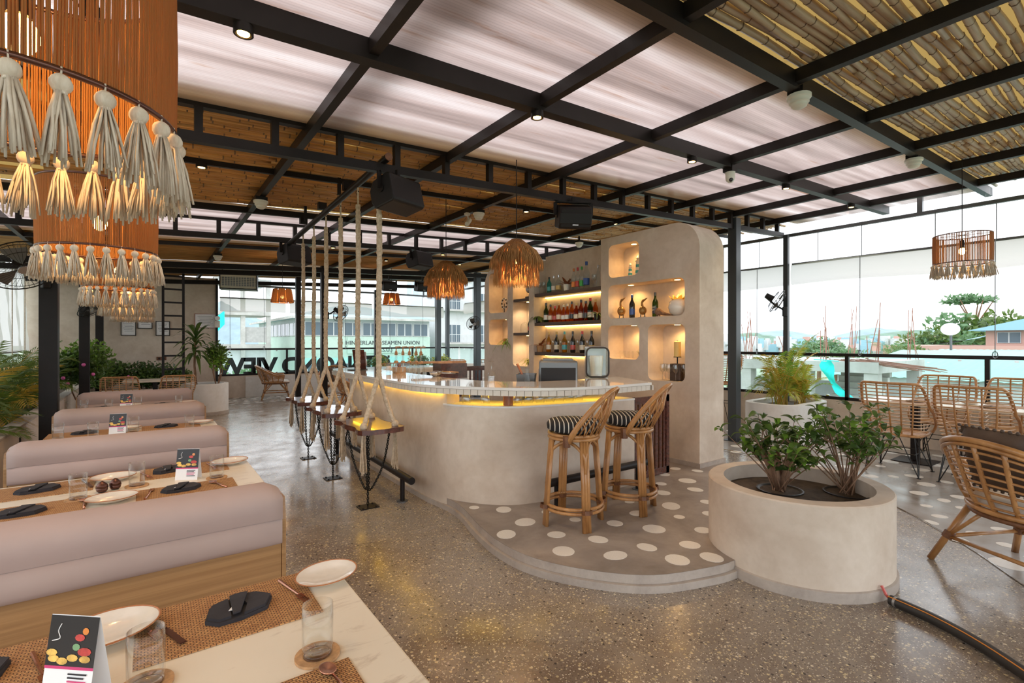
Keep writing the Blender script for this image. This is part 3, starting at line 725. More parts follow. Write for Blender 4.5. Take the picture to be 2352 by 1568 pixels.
for nm, c in (('lab_cream', (.78, .70, .55)), ('lab_white', (.82, .80, .76)), ('lab_black', (.03, .028, .028)), ('lab_red', (.55, .07, .05)), ('lab_teal', (.08, .42, .45)), ('cap_red', (.6, .03, .04)),
              ('cap_green', (.06, .42, .08)), ('cap_orange', (.75, .25, .05)), ('cap_blue', (.04, .10, .35)), ('cap_gold', (.65, .45, .15)), ('whisky', (.60, .14, .02)), ('whisky_dark', (.28, .05, .012)), ('honey', (.72, .34, .04))): flat(nm, c, .35, coat=.3)
def ysh(u, x=5.02):     # along the shelf for a bearing across the bar
    k = (u - 1176) / 1133; return x * (.8053 - .5928 * k) / (.5928 + .8053 * k)
top_row = [(1262.6, .29, .037, 'bottle_teal', 'lab_black', 'lab_teal', 'teal gin bottle with a black cap'), (1272.8, .30, .036, 'bottle_clear', 'chrome', 'lab_white', 'clear spirit bottle with white label next to the teal gin'),
           (1284, .30, .042, 'bottle_clear', 'chrome', 'cap_gold', 'clear bottle with an amber label beside the potted croton'), (1319, .37, .035, 'bottle_clear', 'cap_orange', 'cap_orange', 'clear vodka bottle with an orange cap'),
           (1328, .375, .035, 'bottle_clear', 'cap_red', 'lab_red', 'clear vodka bottle with a red cap'), (1337.4, .38, .035, 'bottle_clear', 'cap_green', 'cap_green', 'clear vodka bottle with a green cap'), (1348, .45, .046, 'bottle_clear', 'cap_blue', 'cap_blue', 'tall frosted vodka bottle with a blue cap'),
           (1375, .36, .03, 'bottle_clear', 'chrome', None, 'slender empty clear bottle at the end of the top shelf')]
for u, h, r, g, c, l, lb in top_row: bottle('spirit_bottle', (5.01, ysh(u), 2.251), h * .86, r, g, c, l, lb + ' on the top shelf' if 'shelf' not in lb else lb)
caps = ['lab_black', 'lab_black', 'cap_red', 'cap_gold', 'lab_cream', 'lab_cream', 'lab_black', 'cap_gold', 'lab_black', 'lab_black', 'cap_red', 'cap_gold']
labs = ['lab_white', 'lab_cream', 'lab_red', 'lab_cream', 'lab_white', 'lab_white', 'lab_black', 'lab_cream', 'lab_cream', 'lab_black', 'lab_cream', 'lab_cream']
liq = ['bottle_green', 'whisky', 'whisky', 'whisky', 'whisky', 'whisky', 'honey', 'whisky_dark', 'whisky_dark', 'whisky_dark', 'bottle_green', 'honey']
desc = ['green bottle with white label and black cap', 'amber whisky with black cap next to the green bottle', 'small red-capped amber bottle with a red label', 'rounded amber whisky with gold cap', 'short amber bourbon with pale cap and white label', 'white-labelled bourbon with pale cap beside the honey-coloured bottle',
        'honey-coloured whisky with black label', 'dark whisky with a cream shield label and gold cap', 'tallest dark amber bottle with cream label', 'dark amber bottle with black label and black cap', 'green bottle with a red cap', 'honey whisky half hidden by the trailing plant']
for u, y0, c, l, q, ds in zip((1255.6, 1265.8, 1275.6, 1285, 1295.8, 1304.4, 1314.6, 1325, 1335.9, 1346.7, 1357, 1368.8), (215, 195, 175, 205, 178, 185, 205, 185, 215, 198, 222, 205), caps, labs, liq, desc):
    bottle('whisky_bottle', (5.01, ysh(u), 1.796), y0 * .00143, .041, {'bottle_green': 'bottle_green', 'whisky_dark': 'bottle_rum'}.get(q, 'bottle_amber'), c, l, ds + ' on the middle shelf', .6, 'whisky bottles on the middle shelf')
for u, g, c, l, q, ds in ((1261.5, 'bottle_gold', 'cap_gold', 'lab_cream', 'honey', 'pale gold wine bottle'), (1279.5, 'bottle_dark', 'cap_gold', 'lab_cream', None, 'dark sparkling wine bottle with gold foil'), (1297.7, 'bottle_gold', 'lab_teal', 'lab_teal', 'honey', 'golden wine bottle with a teal cap'),
                          (1316.8, 'bottle_dark', 'lab_black', 'lab_red', None, 'dark bottle with a red patterned label'), (1338.5, 'bottle_dark', 'cap_red', 'lab_cream', None, 'dark red-wine bottle with a red cap'), (1360, 'bottle_dark', 'lab_black', 'cap_gold', None, 'dark wine bottle by the potted plant')):
    bottle('wine_bottle', (5.01, ysh(u), 1.336), .315, .039, g, c, l, ds + ' on the lowest shelf', .58, 'wine bottles on the lowest shelf', q)
wg = MB().open_lathe([(.034, 0), (.006, .008), (.004, .09), (.03, .115), (.037, .15), (.03, .195)], 12).mesh('wine_glass', 'barware_glass', True)
for u, x, z in ((1239, 5.0, 2.251), (1249, 5.04, 2.251), (1364.5, 5.02, 2.251)): tag(obj('wine_glass', wg, None, (x, ysh(u, x), z)), 'clear stemmed glass standing among the spirits on the top shelf', 'glass', 'stemmed glasses on the top shelf')
for u in (1270, 1288, 1306, 1327, 1349): tag(obj('wine_glass', wg, None, (5.09, ysh(u, 5.09), 1.336)), 'clear stemmed glass standing between wine bottles on the lowest shelf', 'glass', 'stemmed glasses on the wine shelf')
for i, (y, x) in enumerate(((3.74, 5.08), (3.70, 4.97), (3.60, 4.95), (3.44, 5.02), (3.50, 4.945))): tag(obj('wine_glass', wg, None, (x, y, 1.037)), 'clear stemmed glass around the candle stand in the tall niche', 'glass', 'glasses around the candle stand')
tg = MB().open_lathe([(.03, .004), (.036, .006), (.039, .10)], 12).mesh('tumbler', 'glass', True)
for y in (4.40, 4.33, 4.26, 4.19): tag(obj('tumbler', tg, None, (5.06, y, 1.277)), 'clear tumbler in the square niche beside a potted succulent', 'glass', 'tumblers in the square niche')
bottle('bottle', (5.03, 6.335, 1.646), .25, .036, 'bottle_dark', 'lab_black', 'lab_red', 'square dark liqueur bottle next to the glass dome')
bottle('bottle', (5.0, 4.19, 1.802), .30, .037, 'bottle_dark', 'cap_blue', 'cap_blue', 'black bottle with a blue label between two wooden ducks')
vb = bottle('bottle', (5.0, 3.83, 1.802), .30, .037, 'bottle_green', 'lab_black', 'lab_black', 'dark green bottle with a black label beside the driftwood figure'); vb.rotation_euler = (0, 0, 0)
for s_, z_, sz in (('VAT', .105, .034), ('69', .072, .034)): text(s_, sz, 'lab_cream', vb, Matrix(((0, 0, -1, -.0382), (-1, 0, 0, 0), (0, 1, 0, z_), (0, 0, 0, 1))), 'label_lettering', .0004)
bottle('bottle', (5.05, 3.385, 1.037), .27, .036, 'bottle_dark', 'lab_black', None, 'plain dark bottle at the side of the tall niche')

# ornaments
def duck(y, x, h, label, flip):
    t = thing('wooden_duck', label, 'ornament', (x, y, 1.802)); s = flip
    MB().ball((0, 0, h * .36), h * .2, 12, 8, 0, 1.15).build('body', 'gold_duck', t, smooth=True)
    MB().tube(smoothline([(0, 0, h * .5), (0, .012 * s, h * .68), (0, .01 * s, h * .8), (0, -.012 * s, h * .9)], 4), [.02, .018, .016, .015, .014, .014, .013, .013, .013, .014, .015, .017, .018], 8).build('neck', 'gold_duck', t, smooth=True)
    MB().tube([(0, -.005 * s, h * .88), (0, -.035 * s, h * .93), (0, -.07 * s, h)], [.018, .012, .004], 8).build('bill', 'gold_duck', t, smooth=True)
    for a in (-.03, .03): MB().tube([(0, a, h * .3), (0, a * 1.1, .004)], .006, 6).build('leg', 'bottle_dark', t); MB().box(-.025, .015, a * 1.1 - .014, a * 1.1 + .014, 0, .006).build('foot', 'bottle_dark', t)
duck(4.37, 5.0, .27, 'larger carved golden duck with raised bill', 1); duck(4.02, 5.0, .24, 'smaller carved golden duck between the two dark bottles', 1)
t = thing('driftwood_figure', 'carved driftwood figure with a long tail', 'ornament', (4.98, 3.72, 1.802))
MB().ball((0, .05, .06), .045, 10, 6).tube(smoothline([(0, .03, .06), (0, -.04, .03), (0, -.16, .01)], 4), [.035, .032, .028, .024, .02, .016, .012, .009, .006], 8).build('body', 'bark', t, smooth=True)
for a in (.03, .07): MB().tube([(0, a, .05), (0, a, 0)], .009, 6).build('leg', 'bark', t)
def pot_plant(name, loc, pot, pot_r, pot_h, leaf, n, L, label, droop=.6, w=.012, lobes=0, sq=False, spread=1.0):
    t = thing(name, label, 'plant', loc); yb_ = next(((a_ + .01 - loc[1], b_ - .01 - loc[1]) for a_, b_ in ((3.35, 3.86), (3.995, 4.507), (4.65, 6.07), (6.205, 6.63), (6.79, 7.35)) if a_ < loc[1] < b_), (-9, 9))
    MB().lathe([(pot_r * .75, 0), (pot_r, pot_h), (pot_r * .85, pot_h), (pot_r * .8, pot_h * .85), (.001, pot_h * .85)], 4 if sq else 16).build('pot', pot, t, smooth='auto')
    m = MB()
    for i in range(n):
        a = 2 * pi * i / n + RND.uniform(-.3, .3); l = L * RND.uniform(.6, 1.05); up = RND.uniform(.35, 1.0); d = Vector((cos(a) * spread, sin(a) * spread, 0)); sd = Vector((-sin(a), cos(a), 0)); vs = []; K = 5
        for j in range(K + 1):
            s = j / K; p = d * (l * s * (.5 + .5 * (1 - up) + .3)) + Vector((0, 0, pot_h * .85 + l * up * s - droop * l * s * s)); p.x = min(p.x, 5.14 - loc[0])
            if p.x > 4.88 - loc[0]: p.y = max(yb_[0], min(yb_[1], p.y)); p.z = max(p.z, .004)
            ww = w * sin(pi * min(.97, .12 + .86 * s)) * (1.0 if j < K else .1)
            vs += [p - sd * ww, p + sd * ww + Vector((0, 0, .002))]
        m.add(vs, [(2 * j, 2 * j + 1, 2 * j + 3, 2 * j + 2) for j in range(K)])
    m.build('foliage', leaf, t, smooth=True); return t
pot_plant('potted_croton', (5.02, ysh(1301.6), 2.251), 'ceramic', .055, .10, 'leaf_red', 11, .20, 'copper-leaved plant in a white pot on the top shelf', .25, .022)
pot_plant('potted_ivy', (4.99, ysh(1239), 1.796), 'bottle_dark', .05, .085, 'leaf_mid', 26, .20, 'ivy trailing from a dark pot on the middle shelf', 1.25, .02)
pot_plant('spider_plant', (5.0, ysh(1374), 1.796), 'bottle_dark', .05, .09, 'leaf_bright', 22, .18, 'spiky spider plant closing the row of whisky bottles', .9, .008)
pot_plant('potted_croton', (5.0, ysh(1243), 1.336), 'terracotta', .06, .10, 'leaf_red', 12, .24, 'copper-leaved plant in a terracotta pot on the lowest shelf', .35, .02)
pot_plant('spider_plant', (5.0, ysh(1372), 1.336), 'bottle_dark', .05, .07, 'leaf_bright', 16, .15, 'small leafy plant closing the row of wine bottles', .9, .012)
pot_plant('potted_succulent', (5.03, 4.05, 1.276), 'bottle_dark', .05, .085, 'leaf_lime', 40, .08, 'round lime succulent in a dark pot beside tumblers', .3, .012, spread=1)
pot_plant('spider_plant', (5.0, 6.30, 1.097), 'bottle_dark', .052, .10, 'leaf_lime', 26, .22, 'spider plant in a dark pot at the foot of the arched niche', 1.0, .008)
pot_plant('spider_plant', (4.99, 6.86, 1.441), 'ceramic', .06, .09, 'leaf_bright', 40, .30, 'large spider plant spilling out of the lower left niche', 1.3, .009)
t = pot_plant('potted_plant', (5.0, 3.50, 1.802), 'bottle_dark', .04, .16, 'leaf_gold', 11, .25, 'golden-leaved plant in a round glossy white vase', .05, .03, spread=.6)
MB().lathe([(.05, 0), (.10, .035), (.117, .10), (.10, .165), (.06, .195), (.045, .195), (.045, .12), (.001, .12)], 20).build('vase', 'ceramic', t, smooth=True)
t = thing('candle_stand', 'thick yellow candle on a dark block stand', 'candle', (5.05, 3.55, 1.037))
MB().box(-.05, .05, -.075, .075, 0, .20).build('block', 'shelf_wood', t, bevel=.01); MB().tube([(0, 0, .2), (0, 0, .28)], .008, 8).build('stem', 'iron_chain', t); MB().disc((0, 0, .275), .045, .045, .008).build('dish', 'iron_chain', t)
MB().lathe([(.04, .283), (.04, .46), (.03, .465)], 16).build('candle', 'wax', t, smooth='auto'); MB().tube([(0, 0, .46), (0, .004, .48)], .003, 5).build('wick', 'iron_chain', t)
def lighthouse(y, h, label):
    t = thing('toy_lighthouse', label, 'ornament', (5.06, y, 2.337)); r = h * .16
    for i, c in enumerate(('lab_white', 'lab_teal', 'lab_white', 'lab_teal', 'lab_white')): MB().lathe([(r * (1 - .07 * i), h * .14 * i), (r * (.95 - .07 * i), h * .14 * (i + 1))], 12).build('band', c, t, smooth='auto')
    MB().lathe([(r * .9, h * .70), (r * .9, h * .74), (r * .5, h * .74), (r * .5, h * .85), (r * .75, h * .86), (.002, h)], 12).build('lantern', 'lab_cream', t, smooth='auto')
lighthouse(4.27, .19, 'shorter striped toy lighthouse in the top niche'); lighthouse(4.14, .27, 'taller striped toy lighthouse in the top niche')
t = thing('toy_boat', 'small wooden sailing boat beside the toy lighthouses', 'ornament', (5.03, 4.045, 2.337))
MB().prism([(-.02, -.05), (.02, -.05), (.03, .03), (0, .06), (-.03, .03)], .0, .045).build('hull', 'bark', t); MB().tube([(0, 0, .04), (0, 0, .28)], .005, 6).build('mast', 'bark', t); MB().add([(0, -.005, .08), (0, -.06, .08), (0, -.005, .27), (.004, -.005, .08), (.004, -.06, .08), (.004, -.005, .27)], [(0, 1, 2), (5, 4, 3), (0, 3, 4, 1), (1, 4, 5, 2), (2, 5, 3, 0)]).build('sail', 'lab_teal', t)
t = thing('globe_ornament', 'grey globe on a thin stand in the arched niche', 'ornament', (5.0, 6.31, 2.201)); MB().box(-.05, .05, -.05, .05, 0, .03).build('base', 'shelf_wood', t); MB().tube([(0, 0, .03), (0, 0, .09)], .005, 6).build('stem', 'iron_chain', t); MB().ball((0, 0, .15), .065, 14, 10).build('globe', 'steel_box', t, smooth=True)
t = tag(MB().open_lathe([(.075, 0), (.075, .10), (.06, .145), (.03, .168), (.004, .172)], 16).build('glass_dome', 'glass', loc=(5.02, 6.46, 1.646), smooth=True), 'clear glass dome on the small dark shelf', 'dome')
t = thing('raffia_doll', 'bunched raffia doll with red hem in the upper left niche', 'ornament', (5.02, 6.86, 2.002)); m = MB()
for i in range(60):
    a = RND.uniform(0, 6.28); r = RND.uniform(.01, .045); m.tube([(r * .5 * cos(a), r * .5 * sin(a), .56), (r * cos(a), r * sin(a), .42), (r * 1.2 * cos(a + .2), r * 1.2 * sin(a + .2), .12)], .007, 4)
m.build('raffia', 'rope', t, smooth=True); MB().ball((0, 0, .44), .06, 10, 6).build('head', 'rope', t, smooth=True); MB().lathe([(.055, 0), (.062, .06), (.05, .12)], 12).build('hem', 'lab_red', t, smooth=True)
t = thing('bead_necklace', 'black and white bead necklace on a stand', 'ornament', (5.0, 7.02, 2.002)); MB().tube([(0, 0, 0), (0, 0, .16)], .006, 6).build('stand', 'iron_chain', t)
for i in range(16): MB().ball((0, .075 * cos(i * .393), .16 + .085 * sin(i * .393)), .016, 8, 5).build('bead', 'lab_white' if i % 2 else 'lab_black', t, smooth=True)
t = thing('red_box', 'small red box behind the spider plant', 'box', (5.1, 7.08, 1.441)); MB().box(-.03, .03, -.07, .07, .06, .11).build('lid', 'lab_red', t); MB().box(-.028, .028, -.065, .065, 0, .06).build('body', 'shelf_wood', t)

# machines and tools behind and on the counter
t = thing('coffee_machine', 'grey box coffee machine behind the bar top', 'coffee machine', (3.38, 3.80, .88), radians(-40))
MB().box(-.19, .19, -.20, .20, .03, .43).build('housing', 'steel_grey', t, bevel=.02); MB().box(-.17, .17, -.205, -.20, .10, .36).build('front_panel', 'black_plastic', t)
MB().box(-.195, -.19, -.15, .15, .10, .34).build('side_panel', 'steel_grey', t); MB().box(-.15, .15, -.14, .14, .43, .445).build('cup_tray', 'steel_grey', t)
for a in (-.08, .08): MB().tube([(a, -.21, .2), (a, -.24, .14)], .018, 8).build('spout', 'chrome', t, smooth=True)
for a, b in ((-.16, -.17), (.16, -.17), (-.16, .17), (.16, .17)): MB().disc((a, b, 0), .02, .02, .03).build('foot', 'black_rubber', t)
t = thing('blender', 'clear-hooded bar blender with a black rim', 'blender', (3.86, 3.72, .88), radians(-40))
MB().box(-.11, .11, -.12, .12, 0, .24).build('base', 'white_plastic', t, bevel=.02); MB().prism(rrect(-.115, .115, -.12, .12, .04), .24, .55).build('hood', 'glass_pane', t); MB().lathe([(.06, .25), (.075, .45), (.07, .47)], 14).build('jug', 'ceramic', t, smooth='auto')
MB().tube([(x, -.125, z) for x, z in rrect(-.115, .115, .25, .555, .05)], .010, 6, closed=True).build('rim', 'black_rubber', t, smooth=True); MB().box(-.115, .115, .10, .125, .24, .57).build('back_shell', 'steel_box', t, bevel=.03)
t = thing('bar_bin', 'grey steel bin with a wooden-handled bar tool', 'bin', (3.02, 3.86, .88)); MB().lathe([(.08, 0), (.13, .30), (.12, .30), (.07, .02)], 4).build('bin', 'steel_grey', t); MB().tube([(0, 0, .2), (-.08, .05, .40)], .012, 8).build('tool_handle', 'red_wood', t, smooth=True)
def carafe(x, y, z, s, label, sprayer=False, group=None):
    t = thing('spray_bottle' if sprayer else 'glass_carafe', label, 'bottle', (x, y, z), 0, group)
    MB().open_lathe([(.04 * s, .002), (.045 * s, .01), (.045 * s, .09 * s), (.016 * s, .19 * s), (.014 * s, .25 * s), (.018 * s, .26 * s)], 14).build('glass_body', 'bottle_clear', t, smooth=True)
    if sprayer:
        MB().tube([(0, 0, .02), (0, 0, .26 * s)], .003, 5).build('dip_tube', 'white_plastic', t)
        MB().lathe([(.018, .25 * s), (.016, .29 * s), (.006, .31 * s), (.006, .35 * s)], 10).build('collar', 'rattan_light', t, smooth=True); MB().bar((-.012, 0, .355 * s), (.05, -.01, .36 * s), .012, .014).build('nozzle', 'rattan_light', t)
        MB().lathe([(.036 * s, .14 * s), (.022 * s, .175 * s)], 12).build('paper_tag', 'rattan_light', t, smooth=True)
    return t
for i, (x, y) in enumerate(((2.35, 5.50), (2.40, 5.42), (2.445, 5.34), (2.49, 5.255), (2.50, 5.15))): carafe(x, y, 1.121, .88, 'clear spray-topped bitters bottle in a row on the bar top', True, 'spray bottles on the bar top')
carafe(2.92, 3.72, .95, 1.15, 'tall clear glass carafe standing behind the bar top')
bottle('bottle', (2.36, 5.75, 1.121), .21, .03, 'bottle_clear', 'lab_black', 'lab_white', 'small black-capped bottle by the condiment box on the bar top')
t = thing('condiment_box', 'small pale wooden box on the bar top', 'box', (2.44, 5.62, 1.121)); MB().box(-.07, .07, -.045, .045, 0, .07).build('body', 'rattan_light', t, bevel=.004); MB().ball((.0, .0, .09), .025, 8, 5).build('lid_knob', 'red_wood', t, smooth=True)
t = thing('menu_stand', 'dark tablet stand leaning open on the bar top', 'stand', (2.28, 6.55, 1.121), radians(40)); MB().box(-.15, .05, -.09, .09, 0, .012).build('base', 'bottle_dark', t); MB().bar((.02, 0, .01), (-.04, 0, .27), .17, .012, up=(1, 0, 0)).build('back', 'dark_wood', t); MB().bar((.06, .0, .05), (.03, 0, .24), .15, .006, up=(1, 0, 0)).build('sheet', 'paper', t)
t = thing('tray_box', 'brown wooden box on a shelf behind the spray bottles', 'box', (3.14, 5.62, 1.03)); MB().box(-.19, .19, -.11, .11, 0, .19).build('body', 'dark_wood', t); MB().bar((-.45, .15, .20), (.3, .15, .20), .12, .025).build('lid_board', 'rattan_light', t); MB().box(-.19, .19, -.11, .11, -.15, 0).build('plinth', 'steel_box', t)
for i, (x, y, r, l) in enumerate(((2.66, 4.83, .055, 'round steel bar strainer lying on the bar top'), (2.78, 4.98, .06, 'upturned steel bowl by the strainer on the bar top'))):
    t = thing('bar_strainer' if i == 0 else 'steel_bowl', l, 'bar tool', (x - .18, y - .05, 1.121)); MB().lathe([(r * .3, .0), (r, .04), (r, .05), (r * .2, .02)], 14).build('cup', 'chrome', t, smooth=True); MB().tube([(r, -.01, .04), (r + .16, -.08, .03)], .008, 6).build('handle', 'chrome' if i == 0 else 'rattan_light', t, smooth=True)
tag(obj('upturned_glass', wg, None, (2.6, 3.86, 1.315), (pi, 0, 0)), 'single stemmed glass upturned at the inner edge of the bar top', 'glass')
ug = MB().open_lathe([(.036, 0), (.045, .03), (.042, .075), (.02, .095), (.004, .098), (.004, .105)], 12).mesh('upturned_glass', 'barware_glass', True)
LS = offset(bl, .11); LS = [p for p in LS[cut + 2:] if abs(p[0] - 2.52) > .09]; lx = [2.30, 2.41, 2.63, 2.735, 2.84, 2.945, 3.05, 3.155, 3.26]
for i in range(9):
    x = lx[i]; y = min(LS, key=lambda p: abs(p[0] - x))[1] + .02
    tag(obj('upturned_glass', ug, None, (x, y, .9465), (0, 0, i)), 'upturned stemmed glass on the open ledge below the bar top', 'glass', 'upturned glasses on the bar ledge')

# swings
def chain(m, pts, r=.0045, L=.021):
    P = smoothline(pts, 8); acc = 0; last = P[0]; i = 0
    for p, q in zip(P[:-1], P[1:]):
        d = (q - p).length; t = 0
        while acc + (d - t) >= L:
            t += L - acc; acc = 0; c = p.lerp(q, t / d); dr = (q - p).normalized(); sd = dr.cross(Vector((0, 0, 1) if abs(dr.z) < .9 else (1, 0, 0))).normalized()
            if i % 2: sd = dr.cross(sd)
            m.tube([c + dr * (.0145 * cos(k * pi / 4)) + sd * (.0085 * sin(k * pi / 4)) for k in range(8)], r, 4, closed=True); i += 1
        acc += d - t
def rope_tube(pts, r, per=10, seed=1):
    rr = random.Random(seed); P = smoothline(pts, per); return P, [r * rr.uniform(.85, 1.15) for _ in P]
def make_swing():
    t = thing('bar_swing', '', 'swing', (1.6, 4.38, 0), 0, 'rope swings along the bar'); hz = 2.97; zs = .72
    seat = [(-.18, -.36), (-.17, -.15), (-.19, .05), (-.17, .25), (-.19, .35), (.0, .36), (.19, .34), (.175, .1), (.19, -.12), (.185, -.36)]
    MB().prism([tuple(p[:2]) for p in smoothline([(x, y, 0) for x, y in seat], 4, True)], zs, zs + .04).build('seat', 'dark_wood', t, bevel=.008)
    for sy in (-.27, .26):
        m = MB(); P, R = rope_tube([(0, sy, 2.80), (.004, sy, 2.2), (-.004, sy, 1.7), (0, sy, 1.20)], .0235, 40, 3); m.tube(P, R, 7)
        for sx in (-.14, .14):
            P, R = rope_tube([(0, sy, 1.22), (sx * .5, sy + .01, .98), (sx, sy * 1.05, zs + .05), (sx, sy * 1.05, zs + .035)], .0205, 16, 4); m.tube(P, R, 7); m.ball((sx, sy * 1.05, zs + .06), .034, 8, 6)
        rp = m.build('rope', 'rope', t, smooth=True)
        MB().tube([(0, sy, 2.96), (0, sy, 2.79)], .009, 6).build('thin_rope', 'rope', rp)
        MB().tube(smoothline([(0, sy + .02, hz + .035), (0, sy + .028, hz - .01), (0, sy, hz - .03), (0, sy - .002, hz - .06), (0, sy + .022, hz - .078), (0, sy + .034, hz - .055)], 4), .0055, 6).build('hook', 'iron_chain', t, smooth=True)
        for sx in (-.14, .14):
            m = MB(); x, y = sx, sy * 1.05
            for i in range(34):
                a = RND.uniform(0, 6.28); s = RND.uniform(.2, 1); m.tube([(x + .012 * s * cos(a), y + .012 * s * sin(a), zs), (x + .022 * s * cos(a), y + .022 * s * sin(a), zs - .14), (x + .034 * s * cos(a + .3), y + .034 * s * sin(a + .3), zs - .29 - RND.uniform(0, .06))], .0035, 3)
            m.build('tassel', 'rope', t)
    m = MB(); J = (0, 0, .16)
    for sx, sy in ((-.1, -.26), (.1, -.26), (-.1, .26), (.1, .26)): chain(m, [(sx, sy, zs), (sx * .75, sy * .7, .42), (sx * .25, sy * .2, .19), J])
    chain(m, [J, (0, 0, .012)]); m.build('chain', 'iron_chain', t)
    pl = MB().box(-.085, .085, -.07, .07, 0, .007).build('anchor_plate', 'steel_black', t)
    for a, b in ((-.06, -.05), (.06, -.05), (-.06, .05), (.06, .05)): MB().disc((a, b, .007), .009, .009, .008, 6).build('bolt', 'steel_black', pl)
    return t
sw = make_swing(); sw['label'] = 'rope swing with amber-lit wooden seat, nearest the planter end of the bar'
dup(sw, (1.625, 5.52, 0), 0, 'rope swing with dark plank seat hanging between the other two swings')
dup(sw, (1.65, 6.66, 0), 0, 'rope swing with dark plank seat, nearest the back glass wall')

# bar stools
def make_stool():
    t = thing('bar_stool', '', 'stool', (0, 0, .1), 0, 'rattan bar stools')   # local -Y faces the bar, back at +Y
    R = .19; zs = .68
    cu = MB().lathe([(.02, zs + .03), (.17, zs + .032), (.205, zs + .05), (.21, zs + .085), (.19, zs + .115), (.001, zs + .128)], 24).build('cushion', 'stripe_fabric', t, smooth=True)
    for z in (zs - .012, zs + .014): MB().tube([(R * cos(i * pi / 12), R * sin(i * pi / 12), z) for i in range(24)], .014, 7, closed=True).build('seat_ring', 'rattan', t, smooth=True)
    MB().disc((0, 0, zs), R, R, .01, 20).build('seat_base', 'rattan', t)
    feet = [(-.165, -.165), (.165, -.165), (.165, .165), (-.165, .165)]
    for fx, fy in feet:
        m = MB(); n = Vector((fx, fy, 0)).normalized(); sd = Vector((-n.y, n.x, 0))
        for k in (-1, 0, 1):
            top_ = Vector((fx * .78, fy * .78, zs - .02)) + sd * (.022 * k); bot = Vector((fx, fy, 0)) + sd * (.020 * k); m.tube([bot, bot.lerp(top_, .5) + n * .004, top_], [.0165, .015, .014], 7)
        lg = m.build('leg', 'rattan', t, smooth=True); MB().tube([(fx * 1.02, fy * 1.02, .135), (fx, fy, .165)], .042, 8, cap=False).build('binding', 'rattan_wrap', lg)
    for i in range(4):
        a, b = feet[i], feet[(i + 1) % 4]; m = Vector((a[0] + b[0], a[1] + b[1], 0)) * .5
        MB().tube(smoothline([(a[0] * .88, a[1] * .88, .42), (a[0] * .8 + m.x * .1, a[1] * .8 + m.y * .1, .56), (m.x * .85, m.y * .85, .645), (b[0] * .8 + m.x * .1, b[1] * .8 + m.y * .1, .56), (b[0] * .88, b[1] * .88, .42)], 5), .0125, 7).build('arch_brace', 'rattan', t, smooth=True)
    for z, r in ((.135, .225), (.165, .222)): MB().tube([(r * cos(i * pi / 14), r * sin(i * pi / 14), z) for i in range(28)], .013, 7, closed=True).build('foot_ring', 'rattan', t, smooth=True)
    # fan back: hoop from the sides of the ring up and over, leaning away from the bar
    hoop = []
    for i in range(25):
        th = pi * i / 24; x = .205 * cos(th) * (1 + .06 * sin(th)); z = zs - .04 + .40 * sin(th) ** .75 ; y = .02 + .17 * sin(th) ** .8 + .13 * sin(th); hoop.append(Vector((x, y, z)))
    MB().tube(hoop, .018, 8).build('back_hoop', 'rattan', t, smooth=True)
    MB().tube([p + Vector((0, .022, .012)) for p in hoop], .014, 7).build('back_hoop_outer', 'rattan', t, smooth=True)
    ring = lambda th: Vector((R * cos(th), R * sin(th), zs))
    for i in range(11):
        th = pi * (.06 + .88 * i / 10)
        for sh in (-.38, .38):
            te = min(pi * .97, max(pi * .03, th + sh)); k = te / pi * 24; j = int(k); e = hoop[j].lerp(hoop[min(24, j + 1)], k - j); b = ring(th); mid = (b + e) * .5; mid.y += .03 * sin(th)
            MB().tube([b, mid, e], .0055, 5).build('lattice_cane', 'rattan', t, smooth=True)
    for s in (-1, 1): MB().tube([(s * .2, .02, zs - .06), (s * .2, .02, zs + .02)], .03, 8).build('binding', 'rattan_wrap', t)
    return t
st = make_stool(); st.location = (2.655, 2.80, .1); st.rotation_euler = (0, 0, radians(206)); st['label'] = 'rattan bar stool with striped cushion, on the platform nose nearer the swings'
st2 = dup(st, (3.265, 2.77, .1), radians(204), 'rattan bar stool with striped cushion, nearer the slatted gate')

